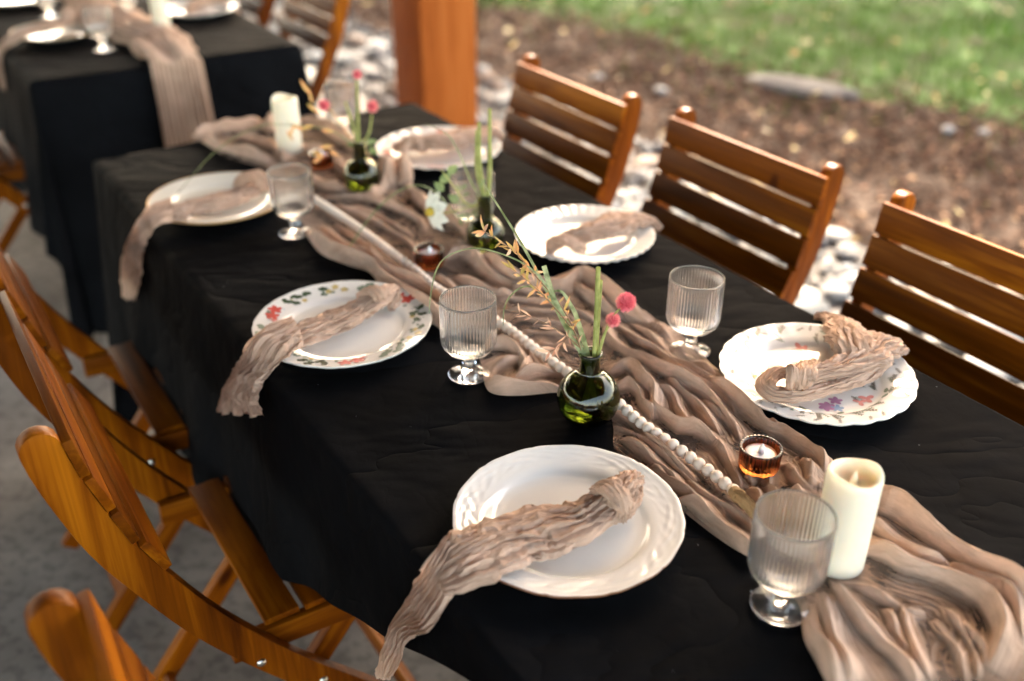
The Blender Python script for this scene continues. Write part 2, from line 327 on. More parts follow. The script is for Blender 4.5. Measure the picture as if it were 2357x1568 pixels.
def vnoise(x, y, seed=0, oct=3):
    rs = np.random.default_rng(seed); tb = rs.random((64, 64)); r = np.zeros(np.broadcast(x, y).shape); a = 1.0
    for k in range(oct):
        f = 2.0 ** k; X = x * f + 17.3 * k; Y = y * f + 5.1 * k; i = np.floor(X).astype(int); j = np.floor(Y).astype(int); u = X - i; v = Y - j
        u = u * u * (3 - 2 * u); v = v * v * (3 - 2 * v); g = lambda p, q: tb[p % 64, q % 64]
        r = r + a * ((1 - u) * (1 - v) * g(i, j) + u * (1 - v) * g(i + 1, j) + (1 - u) * v * g(i, j + 1) + u * v * g(i + 1, j + 1) - 0.5); a *= 0.5
    return r
def R2(n): return math.cos(n), math.sin(n)

# ================================================================== SETTING
def sheet(name, pts, z, mat, cat=None, kind='structure', label=None):
    V = [tp(s, n, z) for s, n in pts]; return tag(link(name, mesh(name, V, [tuple(range(len(V)))], mat, False)), label, cat, None, kind)
g = link('ground', mesh('ground', [(-300, -300, -0.06), (300, -300, -0.06), (300, 300, -0.06), (-300, 300, -0.06)], [(0, 1, 2, 3)], 'soil', False)); tag(g, kind='structure')
EDGE = 1.74
V, F = box_pts(-9.0, 7.0, -9.0, EDGE, -0.12, 0.0)
V = [tp(x, y, z) for x, y, z in V]
tag(link('concrete_floor', bevel_me('concrete_floor', V, F, 'concrete', 0.01)), kind='structure')
# lawn sheet with uneven height
def field(name, s0, s1, n0, n1, ns, nn_, mat, zf):
    s = np.linspace(s0, s1, ns)[:, None]; n = np.linspace(n0, n1, nn_)[None, :]
    X = A0[0] + U[0] * s + N[0] * n; Y = A0[1] + U[1] * s + N[1] * n; Z = zf(s, n)
    return tag(link(name, mesh(name, np.stack([X, Y, Z], -1), grid_faces(ns, nn_), mat)), kind='structure')
def glimit(s): return 3.58 + 0.17 * (s + 3.4) + 0.45 * fbm1(s * 1.3 + 40, 5)
field('lawn', -60, 25, 3.0, 90, 120, 120, 'turf', lambda s, n: -0.035 + 0.03 * vnoise(s * .7, n * .7, 3) + 0 * s)
field('mulch_bed', -14, 6, EDGE + 0.002, 4.6, 160, 60, 'soil', lambda s, n: -0.02 - 0.07 * np.clip((n - glimit(s)) * 2, 0, 1) + 0.02 * vnoise(s * 3, n * 3, 4))
# stones
def rock(seed, sub=1):
    bm = bmesh.new(); bmesh.ops.create_icosphere(bm, subdivisions=sub, radius=1.0); r = random.Random(seed)
    off = Vector((seed * 3.1, 0, 0))
    for v in bm.verts: v.co *= 1 + 0.28 * mnoise.noise(v.co * 0.9 + off)
    me = bpy.data.meshes.new('stone'); bm.to_mesh(me); bm.free()
    for p in me.polygons: p.use_smooth = True
    return me
rocks = []
for k in range(12):
    me = rock(k + 1); me.materials.append(MATS['pebble_%d' % (k % 6)]); rocks.append(me)
bed = tag(link('pebble_strip', mesh('pebble_strip', [tp(s, n, 0.0) for s in (-14, 6) for n in (EDGE + 0.001, 2.45)], [(0, 1, 3, 2)], 'pebble_base', False)), kind='structure')
r = random.Random(3); spots = []
vis = []
while len(vis) < 300:
    s = r.uniform(-4.6, 1.3); n = r.uniform(EDGE + 0.04, 2.40 + 0.1 * math.sin(s * 2))
    p = tp(s, n, 0.02)
    q = p - np.array([0, 0, HC]); z = q[1] * math.cos(PITCH) - q[2] * math.sin(PITCH); px = CX + FPX * q[0] / z
    if not (600 < px < 2500): continue
    vis.append((p, r.choice([0.035, 0.045, 0.055, 0.03, 0.07])))
for k, (p, a) in enumerate(vis):
    o = link('stone', rocks[k % 12], bed, (p[0], p[1], a * 0.35), (r.uniform(-.3, .3), r.uniform(-.3, .3), r.uniform(0, 6.3)))
    o.scale = (a * r.uniform(.9, 1.4), a, a * r.uniform(.5, .8))
# small stones joined
def scatter(name, mat, n, sf, base_v, base_f, size, lift, parent=None, seed=1, tilt=0.5, flat=False, tones=None):
    rs = np.random.default_rng(seed); P = sf(rs, n); n = len(P); bv = np.asarray(base_v, float); bf = np.asarray(base_f)
    yaw = rs.random(n) * 6.283; a = (rs.random(n) - .5) * 2 * tilt; b = (rs.random(n) - .5) * 2 * tilt; sc = size[0] + (size[1] - size[0]) * rs.random(n) ** 2
    asp = rs.uniform(0.7, 1.3, n)
    v = bv[None] * sc[:, None, None]; v = v * np.stack([asp, 1 / asp, np.ones(n)], -1)[:, None]
    y, z = v[..., 1].copy(), v[..., 2].copy(); v[..., 1] = y * np.cos(a)[:, None] - z * np.sin(a)[:, None]; v[..., 2] = y * np.sin(a)[:, None] + z * np.cos(a)[:, None]
    x, z = v[..., 0].copy(), v[..., 2].copy(); v[..., 0] = x * np.cos(b)[:, None] + z * np.sin(b)[:, None]; v[..., 2] = -x * np.sin(b)[:, None] + z * np.cos(b)[:, None]
    x, y = v[..., 0].copy(), v[..., 1].copy(); v[..., 0] = x * np.cos(yaw)[:, None] - y * np.sin(yaw)[:, None]; v[..., 1] = x * np.sin(yaw)[:, None] + y * np.cos(yaw)[:, None]
    v += P[:, None]; v[..., 2] += lift * sc[:, None]
    f = (bf[None] + (np.arange(n) * len(bv))[:, None, None]).reshape(-1, bf.shape[1])
    t = np.repeat(rs.random(n) if tones is None else tones(rs, n), len(bf))
    o = link(name, mesh(name, v.reshape(-1, 3), f, mat, not flat, tone=t), parent); tag(o, kind='stuff'); return o
def strip_pts(s0, s1, n0, n1, test=None):
    def f(rs, n):
        s = rs.uniform(s0, s1, n); q = rs.uniform(n0, n1, n)
        if test is not None: k = test(s, q, rs); s, q = s[k], q[k]
        return np.stack([A0[0] + U[0] * s + N[0] * q, A0[1] + U[1] * s + N[1] * q, 0 * s], -1)
    return f
octv = [(1, 0, 0), (-1, 0, 0), (0, 1, 0), (0, -1, 0), (0, 0, .7), (0, 0, -.7)]; octf = [(0, 2, 4), (2, 1, 4), (1, 3, 4), (3, 0, 4), (2, 0, 5), (1, 2, 5), (3, 1, 5), (0, 3, 5)]
icov = np.array([v.co[:] for v in rocks[3].vertices]) * [1, 1, .65]; icof = np.array([p.vertices[:] for p in rocks[3].polygons])
scatter('small_stones', 'stone_mix', 2600, strip_pts(-8, 3, EDGE + .03, 2.48), icov, icof, (.012, .038), .5, bed, 5)
chipv = [(-1, -.35, -.12), (1, -.3, -.12), (.9, .35, -.12), (-.9, .3, -.12), (-1, -.3, .12), (.95, -.3, .12), (1, .3, .12), (-.9, .35, .12)]; chipf = [(0, 1, 5, 4), (1, 2, 6, 5), (2, 3, 7, 6), (3, 0, 4, 7), (4, 5, 6, 7)]
def mul_test(s, q, rs): return q < glimit(s) + 0.5 * rs.random(len(s)) - .1
mc = scatter('mulch_chips', 'mulch_chip', 32000, strip_pts(-7, 2.2, 2.35, 5.0, mul_test), chipv, chipf, (.006, .026), .25, None, 6, .7, True)
tag(mc, 'brown bark mulch chips spread between the pebble strip and the lawn', 'mulch', None, 'stuff')
# grass
def grass_test(s, q, rs): return q > glimit(s) + 0.35 * rs.standard_normal(len(s)) - .05
bl = [(-.09, 0, 0), (.09, 0, 0), (.05, .15, .6), (-.05, .15, .6), (0, .45, 1)]
def grass():
    rs = np.random.default_rng(8); n = 110000; s = rs.uniform(-13, 2.5, n); q = 3.0 + 8.5 * rs.random(n) ** 1.2
    k = grass_test(s, q, rs) & (rs.random(n) < 0.22 + .25 * np.clip((q - glimit(s)) / 1.5, 0, 1) + 1.0 * np.clip(vnoise(s * 1.7, q * 1.7, 21) + .35, 0, 1)); s, q = s[k], q[k]; n = len(s)
    P = np.stack([A0[0] + U[0] * s + N[0] * q, A0[1] + U[1] * s + N[1] * q, np.full(n, -.03)], -1)
    yaw = rs.random(n) * 6.283; h = rs.uniform(.03, .085, n); w = rs.uniform(.003, .006, n); dx, dy = np.cos(yaw), np.sin(yaw); ln = rs.uniform(.1, .7, n) * h
    V = np.stack([P + np.stack([-dy * w, dx * w, 0 * w], -1), P + np.stack([dy * w, -dx * w, 0 * w], -1), P + np.stack([dx * ln, dy * ln, h], -1)], 1)
    F = np.arange(3 * n).reshape(-1, 3); t = np.clip(rs.beta(2, 2.2, n) + .35 * vnoise(s * 1.1, q * 1.1, 9), 0, 1)
    return link('grass', mesh('grass', V.reshape(-1, 3), F, 'grass_blade', False, tone=t))
tag(grass(), 'short patchy green grass of the lawn behind the mulch', 'grass', None, 'stuff')
leafv = [(-1, 0, .1), (-.3, .5, -.05), (.5, .4, .05), (1, 0, .2), (.5, -.4, .1), (-.3, -.5, 0)]; leaff = [(0, 1, 2, 3), (0, 3, 4, 5)]
fl = scatter('fallen_leaves', 'dry_leaf', 800, strip_pts(-11, 2.2, 2.1, 9.5), leafv, leaff, (.018, .045), .6, None, 12, .5, True)
tag(fl, 'dry tan and orange leaves fallen over lawn and mulch', 'fallen leaves', None, 'stuff')
# flat stone at the edge of the lawn
c = at(1840, 205, 0.0); me = rock(40, 3)
for v in me.vertices: v.co.z = max(-.5, min(.55, v.co.z))
me.materials.append(MATS['flagstone']); fs = link('flat_stone', me, None, (c[0], c[1], 0.0), (0.05, 0.03, -0.55)); fs.scale = (.30, .13, .07)
tag(fs, 'long flat grey stone half sunk where the mulch meets the lawn', 'stone')
for k, (px, py, a) in enumerate([(1375, 182, .035), (2180, 305, .04), (1520, 215, .05), (2262, 310, .03)]):
    c = at(px, py, 0.0); o = link('loose_stone', rocks[(k * 2 + 2) % 12], None, (c[0], c[1], .012), (0, 0, k)); o.scale = (a, a * .8, a * .6)
    tag(o, ['small pale stone lying on the mulch just right of the first chair back', 'pale pebble on the mulch at the right edge of the picture', 'whitish stone on the mulch above the second chair back', 'smallest pale pebble at the far right on the mulch'][k], 'stone', 'single stones lying on the mulch')

# pavilion: post, beams, ceiling
pc = tp(-1.42, 1.60, 0)
V, F = box_pts(-.125, .125, -.125, .125, 0, 2.62)
post = thing('timber_post', (pc[0], pc[1], 0), ROT, 'thick square orange-brown timber post standing behind the dining table', 'post')
link('post_shaft', bevel_me('post_shaft', V, F, 'post_wood', .006), post)
V, F = box_pts(-.14, .14, -.14, .14, 0, 0.02); link('post_foot', bevel_me('post_foot', V, F, 'steel', .002), post)
roof = thing('pavilion_roof', tuple(tp(0, 0, 0)), ROT, 'wooden pavilion roof on beams above the dining tables', 'roof')
V, F = box_pts(-9.0, 4.6, -9.0, 2.40, 2.86, 2.92); link('roof_deck', bevel_me('roof_deck', V, F, 'ceiling_wood', .004), roof)
V, F = box_pts(-9.0, 4.6, 1.50, 1.70, 2.62, 2.86); link('edge_beam', bevel_me('edge_beam', V, F, 'post_wood', .006), roof)
me = bevel_me('rafter', *box_pts(-.05, .05, -8.9, 2.35, 2.70, 2.858), 'ceiling_wood', .004)
for x in np.arange(-8.8, 4.5, 1.2):
    if True: link('rafter', me, roof, (x, 0, 0))
# trees outside the frame whose crowns dapple the light on the lawn
def tree(x, y, h, rad, n, seed, label):
    t = thing('broadleaf_tree', (x, y, -0.05), 0, label, 'tree', 'trees around the pavilion lawn')
    rs = np.random.default_rng(seed)
    parts = [tube([(0, 0, 0), (.1, .05, h * .3), (0, .1, h * .6), (.1, 0, h * .9)], [.22, .16, .1, .03], 10, 14)]
    cl = []
    for k in range(11):
        a = rs.random() * 6.28; z0 = h * rs.uniform(.3, .7); L = rad * rs.uniform(.5, .95); e = np.array([math.cos(a) * L, math.sin(a) * L, z0 + rs.uniform(.4, 1.6)])
        parts.append(tube([(0, 0, z0), tuple(e * [.5, .5, 1] - [0, 0, .2]), tuple(e)], [.07, .045, .015], 6, 8)); cl.append(e)
    Vt, Ft = join(parts); link('trunk', mesh('trunk', Vt, Ft, 'post_wood'), t)
    cl += [np.array([rs.normal() * rad * .45, rs.normal() * rad * .45, h * rs.uniform(.55, 1.0)]) for _ in range(16)]
    cl = np.array(cl); ci = rs.integers(0, len(cl), n); P = cl[ci] + rs.normal(size=(n, 3)) * [.62, .62, .45] * (rad / 3.0)
    d = rs.normal(size=(n, 3)); d /= np.linalg.norm(d, axis=1)[:, None]; e = np.cross(d, rs.normal(size=(n, 3))); e /= np.linalg.norm(e, axis=1)[:, None]
    L = rs.uniform(.06, .13, n)[:, None]; Q = np.stack([P - d * L, P + e * L * .45, P + d * L, P - e * L * .45], 1)
    link('crown', mesh('crown', Q.reshape(-1, 3), np.arange(4 * n).reshape(-1, 4), 'tree_leaf', False), t)
tree(-3.6, 11.5, 7.5, 3.0, 4300, 1, 'tall leafy tree beyond the lawn, straight behind the far table')
tree(0.6, 13.0, 8.0, 3.2, 5000, 2, 'broad leafy tree beyond the lawn, behind the timber post')
tree(4.6, 12.0, 7.5, 3.0, 8500, 3, 'leafy tree beyond the lawn to the right of the broad one')
tree(8.8, 9.5, 7.0, 3.0, 8000, 4, 'leafy tree at the right-hand side of the lawn')
tree(2.6, 17.0, 10.0, 3.8, 5600, 5, 'tallest tree, standing at the back of the lawn')
# ================================================================== TABLES AND CLOTHS
def cloth(name, s0, s1, n0, n1, z, dl, dr, dn, df, seed, fine=0.02, hemf=None):
    """draped cloth: dl/dr side drops, dn/df near/far end drops"""
    a = np.unique(np.r_[np.arange(s0 - df, s0, fine), np.arange(s0, s1, fine), np.arange(s1, s1 + dn + fine, fine)])
    b = np.unique(np.r_[np.arange(n0 - dl, n0, fine), np.arange(n0, n1, fine), np.arange(n1, n1 + dr + fine, fine)])
    Sg, Ng = np.meshgrid(a, b, indexing='ij')
    cs = np.clip(Sg, s0, s1); cn = np.clip(Ng, n0, n1)
    ds, dn_ = Sg - cs, Ng - cn
    if hemf is not None:                                          # raised hem on the left side
        k = np.where(dn_ < 0, hemf(Sg) / dl, 1.0); dn_ = dn_ * k
    d = np.hypot(ds, dn_); dirs = np.where(d > 1e-9, ds / np.maximum(d, 1e-9), 0); dirn = np.where(d > 1e-9, dn_ / np.maximum(d, 1e-9), 0)
    corner = (np.abs(ds) > 1e-6) & (np.abs(dn_) > 1e-6)
    ang = np.arctan2(dn_, ds)
    per = cs * 1.0 + cn * 1.0
    wave = np.where(corner, np.sin(ang * 6 + seed), 0.55 * np.sin(per * 17 + seed) + 0.45 * np.sin(per * 31 + 2 * seed + 2 * fbm1(per * 2 + 30, seed)))
    rr = 0.012
    arc = np.minimum(d, rr * math.pi / 2)
    out = rr * np.sin(arc / rr) + np.maximum(d - rr * math.pi / 2, 0) * 0.06 + np.maximum(d - .03, 0) * (0.08 + 0.06 * wave) * 0.55
    down = rr * (1 - np.cos(arc / rr)) + np.maximum(d - rr * math.pi / 2, 0) * 0.985
    wr = 0.0042 * vnoise(Sg * 4, Ng * 6, seed, 4) + 0.0016 * vnoise(Sg * 18, Ng * 9, seed + 1, 3)
    for cpos, amp in ((n0 + .66 * (n1 - n0), .0025), (n0 + .02, .0)): wr = wr + amp * np.exp(-((Ng - cpos - .01 * np.sin(Sg * 5)) / .006) ** 2)
    X = cs + dirs * out; Y = cn + dirn * out; Z = z - down + np.where(d < .02, wr, 0) 
    Z = np.maximum(Z, .006)
    P = np.stack([A0[0] + U[0] * X + N[0] * Y, A0[1] + U[1] * X + N[1] * Y, Z], -1)
    return mesh(name, P, grid_faces(len(a), len(b)), 'black_cloth')
def table(name, s0, s1, label):
    c = tp((s0 + s1) / 2, .38, 0); t = thing(name, c, ROT, label, 'table', 'banquet tables under black cloths'); L = (s1 - s0) / 2 - .004
    link('tabletop', bevel_me('tabletop', *box_pts(-L, L, -.374, .374, T - .045, T - .006), 'ceiling_wood', .004), t)
    lm = mesh('leg', *tube([(0, 0, 0), (0, 0, T - .045)], .014, 10), 'steel')
    for x in (-L + .25, L - .25):
        for y in (-.3, .3): link('leg', lm, t, (x, y, 0))
        link('brace', mesh('brace', *tube([(0, -.3, .12), (0, .3, .12)], .010, 8), 'steel'), t, (x, 0, 0))
table('folding_table', 0.0, 2.44, 'folding banquet table hidden under the nearer black cloth')
table('folding_table', -2.58, -0.71, 'folding banquet table hidden under the black cloth of the far table')
hem = lambda s: np.interp(s, [-.3, 0, .15, .5, .8, 1.0, 1.2, 1.4, 1.62, 1.8, 2.0, 2.4], [.52, .46, .44, .44, .40, .37, .27, .17, .06, .05, .3, .5])
o = link('tablecloth', cloth('tablecloth', 0.0, 2.44, 0.0, .76, T, .44, .40, .45, .66, 3, .011, hem))
tag(o, 'black cloth over the nearer table, with the plates and gauze runner in front', 'tablecloth', 'black tablecloths')
o = link('tablecloth', cloth('tablecloth', -2.58, -0.71, 0.0, .75, T, .5, .40, .74, .6, 5, .03))
tag(o, 'black cloth over the far table at the upper left, falling to the floor', 'tablecloth', 'black tablecloths')

# ================================================================== CHAIRS
RAILC = [(-.193, .848), (-.184, .80), (-.154, .70), (-.117, .62), (-.064, .52), (0.0, .425), (.062, .345), (.14, .255), (.25, .125), (.345, 0.0)]
def rail_me():
    C = smooth_path([(0, y, z) for y, z in RAILC], 40)[:, 1:]; Tn = np.gradient(C, axis=0); Tn /= np.linalg.norm(Tn, axis=1)[:, None]; Nn = np.stack([-Tn[:, 1], Tn[:, 0]], -1)
    w = .0225 * np.interp(np.arange(40), [0, 6, 28, 39], [.98, 1.0, 1.0, .8])
    A = C + Nn * w[:, None]; B = C - Nn * w[:, None]
    cap = [C[0] + .0225 * (-Tn[0] * math.cos(a) * 1.0 + Nn[0] * math.sin(a)) for a in np.linspace(-math.pi / 2, math.pi / 2, 9)[1:-1]]
    out = list(B[::-1]) + cap + list(A)
    n = len(out); V = [(x, p[0], max(p[1], 0)) for x in (-.011, .011) for p in out]; F = [(i, (i + 1) % n, n + (i + 1) % n, n + i) for i in range(n)]
    F += [tuple(range(n))[::-1], tuple(range(n, 2 * n))]
    return bevel_me('side_rail', V, F, 'chair_wood_z', .0025)
def rail_at(z):  # front face y and tilt at height z
    ys = [p[0] for p in RAILC][::-1]; zs = [p[1] for p in RAILC][::-1]; y = np.interp(z, zs, ys); y2 = np.interp(z + .02, zs, ys); t = math.atan2(-(y2 - y), .02); return y, t
def make_chair():
    t = thing('folding_chair', (0, 0, 0), 0, 'wooden chair', 'chair', 'slatted wooden folding chairs along the tables')
    rm = rail_me()
    for x in (-.199, .199): link('side_rail', rm, t, (x, 0, 0))
    sm = bevel_me('back_slat', *box_pts(-.213, .213, 0, .0115, -.0270, .0270), 'chair_wood_x', .002)
    for k in range(4):
        z = .826 - .0575 * k; y, a = rail_at(z); link('back_slat', sm, t, (0, y + .0225 / math.cos(a) * .98, z), (-a * -1, 0, 0))
    st = bevel_me('seat_slat', *box_pts(-.178, .178, 0, .052, 0, .011), 'chair_wood_x', .002)
    for k in range(6): link('seat_slat', st, t, (0, .022 + k * .0605, .436 - k * .0025))
    V, F = box_pts(-.009, .009, -.03, .372, -.022, .019); sr = bevel_me('seat_rail', V, F, 'chair_wood_y', .003)
    for x in (-.175, .175): link('seat_rail', sr, t, (x, 0, .416), (-.04, 0, 0))
    lg = bevel_me('rear_leg', *box_pts(-.010, .010, -.018, .018, 0, .535), 'chair_wood_z', .003)
    a = math.atan2(.34, .415)
    for x in (-.154, .154): link('rear_leg', lg, t, (x, -.15, .008), (-a, 0, 0))
    link('stretcher', bevel_me('stretcher', *box_pts(-.145, .145, -.008, .008, -.018, .018), 'chair_wood_x', .002), t, (0, -.09, .085), (-a, 0, 0))
    link('stretcher', bevel_me('stretcher', *box_pts(-.188, .188, -.008, .008, -.018, .018), 'chair_wood_x', .002), t, (0, .262, .11), (math.radians(42), 0, 0))
    bm = mesh('bolt', *lathe_pts([(0, .004), (.004, .0035), (.0065, .0015), (.007, 0)], 12), 'steel')
    for x, rz in ((.2101, 1), (-.2101, -1)):
        link('bolt', bm, t, (x, 0, .406), (0, rz * math.pi / 2, 0)); link('bolt', bm, t, (x, .085, .318), (0, rz * math.pi / 2, 0))
    kn = mesh('pivot_cap', *lathe_pts([(0, .012), (.006, .0115), (.010, .008), (.011, 0)], 14), 'steel')
    link('pivot_cap', kn, t, (-.187, .0, .395), (0, math.pi / 2, 0))
    return t
chair0 = make_chair(); used = False
def put_chair(s, n, left, label, drot=0.0, dz=0):
    global used
    c = chair0 if not used else copy_tree(chair0); used = True
    p = tp(s, n, dz); c.location = p; c.rotation_euler = (0, 0, ROT + (0 if left else math.pi) + drot); c['label'] = label
put_chair(.975, -.123, True, 'left foreground folding chair whose long curved side rail sweeps to the bottom edge')
put_chair(.425, -.123, True, 'folding chair at the left edge, behind the one with the big curved rail')
put_chair(1.655, -.172, True, 'nearest wooden folding chair, cut off by the bottom left corner', -.05)
put_chair(-1.22, -.15, True, 'wooden folding chair in the shade at the left side of the far table')
put_chair(.335, .834, False, 'folding chair just right of the timber post, leftmost of three in a row')
put_chair(.875, .864, False, 'middle one of the three wooden folding chairs at the far side of the table')
put_chair(1.43, .860, False, 'rightmost wooden folding chair, cut off by the right edge of the picture')
put_chair(-1.27, .88, False, 'wooden folding chair at the right side of the far table, top centre left')
put_chair(-1.90, .88, False, 'farthest folding chair at the right side of the far table, top edge')

# ================================================================== TABLEWARE
def plate_prof(k=1.0):
    top = [(0, .0045), (.05, .0045), (.078, .005), (.088, .0075), (.094, .0125), (.100, .0150), (.110, .0170), (.120, .0192), (.128, .0212), (.1315, .0218)]
    return [(r, z) for r, z in top]
def plate_z(r): P = plate_prof(); return np.interp(r, [p[0] for p in P], [p[1] for p in P])
def plate_me(name, mat, rim='none', amp=.0, lobes=12, trim=None, relief=None, R=.130, flute=0):
    rs = list(np.linspace(0, .078, 8)) + list(np.linspace(.082, .098, 8)) + list(np.linspace(.101, .1300, 22)); seg = 288
    under = [(.1312, .0208), (.1300, .0185), (.118, .0145), (.100, .0085), (.090, .0035), (.080, .0008), (.074, .0), (.070, .0012), (0, .0015)]
    prof = [(r, plate_z(r)) for r in rs] + [(.1312, .0220)] + under
    def fr(Rr, Z, th):
        k = np.clip((Rr - .095) / .036, 0, 1)
        if rim == 'baroque': f = amp * (np.abs(np.sin(th * lobes / 2)) ** .7 - .6) + amp * .5 * np.cos(th * lobes / 2 * 2)
        elif rim == 'scallop': f = amp * (np.abs(np.sin(th * lobes / 2)) - .64)
        else: f = 0 * th
        r2 = Rr * (1 + k * f)
        if flute: Z = Z + flute * k * np.cos(th * lobes) * (Z > .012)
        if relief == 'curls':
            u = (Rr - .101) / .028; on = np.exp(-((u - .5) / .38) ** 4) * (Z > .0155)
            a = np.sin(th * 12 + 3.2 * np.sin(u * 4.5) ) * np.cos(u * 9 + 2 * np.sin(th * 6)); b = np.sin(th * 36 + u * 12)
            Z = Z + on * (.00065 * np.clip(a, -.2, 1) + .0002 * b)
            Z = Z + .0005 * np.exp(-((Rr - .1275) / .0016) ** 2)
        return r2 * (R / .1312), Z
    V, F = lathe_pts(prof, seg, fr)
    nt = len(rs); fi = np.repeat(np.arange(len(prof) - 1), seg); mi = np.zeros(len(F), int); mats = [mat]
    if trim: mats.append(trim); mi[(fi >= nt - (2 if trim == 'gold_trim' else 0)) & (fi <= nt + 1)] = 1
    return mesh(name, V, F, mats, True, mi)
class Print:                                                      # flat printed motifs lying on the glaze
    def __init__(s, k=1.0, lift=.00035): s.V = []; s.F = []; s.M = []; s.mats = []; s.k = k; s.lift = lift
    def poly(s, pts, mat):
        if mat not in s.mats: s.mats.append(mat)
        n = len(s.V); c = np.mean(pts, axis=0)
        for x, y in [tuple(c)] + [tuple(p) for p in pts]:
            r = math.hypot(x, y) / s.k; s.V.append((x, y, plate_z(r) + s.lift + .0001))
        m = len(pts)
        for i in range(m): s.F.append((n, n + 1 + i, n + 1 + (i + 1) % m)); s.M.append(s.mats.index(mat))
    def petal(s, x, y, a, L, w, mat, wob=0.0):
        ca, sa = math.cos(a), math.sin(a); t = np.linspace(0, 2 * np.pi, 11)[:-1]
        q = [(L * .5 * (1 - math.cos(v)), w * math.sin(v) * (1 + wob * math.sin(3 * v))) for v in t]
        s.poly([(x + ca * u - sa * v, y + sa * u + ca * v) for u, v in q], mat)
    def flower(s, x, y, r, mat, n=5, a0=0, c=None):
        for k in range(n): s.petal(x, y, a0 + 2 * math.pi * k / n, r, r * .33, mat, .15)
        if c: s.petal(x - r * .2, y, 0, r * .4, r * .2, c)
    def leaf3(s, x, y, r, mat, a=0):
        for k in (-1, 0, 1): s.petal(x, y, a + k * .9, r, r * .42, mat, .2)
    def line(s, pts, w, mat):
        P = np.asarray(pts, float)
        for a, b in zip(P[:-1], P[1:]):
            d = b - a; d /= np.linalg.norm(d) + 1e-9; q = np.array([-d[1], d[0]]) * w; s.poly([a - q, b - q, b + q, a + q], mat)
    def sprig(s, x, y, a, L, mat, n=6, w=.0004):
        e = (x + L * math.cos(a), y + L * math.sin(a)); s.line([(x, y), e], w, mat)
        for k in range(n):
            f = (k + 1) / (n + .5); px, py = x + f * L * math.cos(a), y + f * L * math.sin(a)
            for sg in (-1, 1): s.petal(px, py, a + sg * .8, L * .22, L * .05, mat)
    def build(s, parent, name='floral_print'):
        return tag(link(name, mesh(name, s.V, s.F, s.mats, True, s.M), parent), kind='stuff')
PLATE_N = 0
def plate(px, py, me, label, rz=0, z=T + .002, pz=.016, pos=None):
    p = at(px, py, z + pz) if pos is None else pos
    o = thing('dinner_plate', (p[0], p[1], z), rz, label, 'plate', 'dinner plates of the place settings'); link('dish', me, o); return o
pA = plate_me('dish', 'white_porcelain', 'baroque', .022, 12, 'brown_trim', 'curls', .1268)
pl_A = plate(1307, 1191, pA, 'plain white plate with embossed scrolls and thin brown rim, in the front', .3)
pB = plate_me('dish', 'white_porcelain', 'baroque', .018, 12, None, None, .1308)
pl_B = plate(790, 746, pB, 'white plate with a wreath of green leaves and red flowers on its rim', .1)
rr = random.Random(5); pr = Print(.998)
for k in range(12):
    a = k * math.pi / 6 + .15; q = lambda r, d=0: (r * math.cos(a + d), r * math.sin(a + d))
    typ = k % 4
    if typ == 0:
        for d, r in ((-.12, .112), (.0, .119), (.10, .108), (.17, .118)): x, y = q(r, d); pr.leaf3(x, y, .0092, 'print_green', rr.random() * 6)
        x, y = q(.103, -.02); pr.flower(x, y, .005, 'print_yellow', 5)
    elif typ == 1:
        for d, r in ((-.08, .116), (.07, .112)): x, y = q(r, d); pr.flower(x, y, .0115, 'print_red', 5, rr.random() * 6, 'print_pink')
        x, y = q(.106, .16); pr.flower(x, y, .006, 'print_pink', 4)
    elif typ == 2:
        for d, r in ((-.15, .115), (-.05, .108), (.05, .118), (.14, .110)): x, y = q(r, d); pr.leaf3(x, y, .0105, 'print_sage', a + rr.random()); pr.petal(x, y, a + 2, .008, .002, 'print_green')
    else:
        for d, r in ((-.12, .110), (0, .118), (.1, .109)): x, y = q(r, d); pr.flower(x, y, .0065, 'print_yellow', 5, rr.random() * 6)
        x, y = q(.114, .17); pr.leaf3(x, y, .009, 'print_green', a); x, y = q(.104, .06); pr.leaf3(x, y, .006, 'print_sage', a)
    for m in range(4):
        x, y = q(.101 + rr.random() * .018, rr.uniform(-.24, .24)); pr.leaf3(x, y, rr.uniform(.004, .0065), rr.choice(['print_green', 'print_sage', 'print_sage']), rr.random() * 6)
    for m in range(4): x, y = q(.104 + rr.random() * .014, rr.uniform(-.2, .2)); pr.petal(x, y, rr.random() * 6, .004, .001, rr.choice(['print_blue', 'print_sage', 'print_yellow']))
pr.build(pl_B)
pC = plate_me('dish', 'white_porcelain', 'scallop', .016, 24, None, None, 0.130, .00028)
pl_C = plate(1878, 859, pC, 'fluted white plate with sketched pink and purple wild flowers, on the right', .1)
pr = Print(.992); rot0 = -.1
def onC(px, py): 
    p = at(px, py, T + .014); d = p[:2] - np.array(pl_C.location[:2]); c, s = math.cos(-.1), math.sin(-.1); return c * d[0] - s * d[1], s * d[0] + c * d[1]
def fl(px, py, r, m, n=5, c=None, a=0): x, y = onC(px, py); pr.flower(x, y, r, m, n, a, c)
def sp(px, py, a, L, m='print_line', n=5): x, y = onC(px, py); pr.sprig(x, y, a, L, m, n)
def lf(px, py, r, m='print_sage', a=0): x, y = onC(px, py); pr.petal(x, y, a, r, r * .22, m)
fl(1845, 796, .012, 'print_pink', 4, 'print_line', .4); fl(1780, 833, .012, 'print_pink', 5, 'print_pink', .1); fl(1765, 850, .009, 'print_yellow', 5); lf(1818, 822, .024, 'print_sage', -.6); lf(1830, 836, .018, 'print_sage', -.9)
fl(1905, 926, .012, 'print_mauve', 6, 'print_yellow', .2); fl(1930, 930, .009, 'print_blue', 5); fl(1925, 912, .010, 'print_mauve', 5); fl(1998, 908, .012, 'print_pink', 3, None, .5); fl(1982, 916, .010, 'print_pink', 3, None, 2.5)
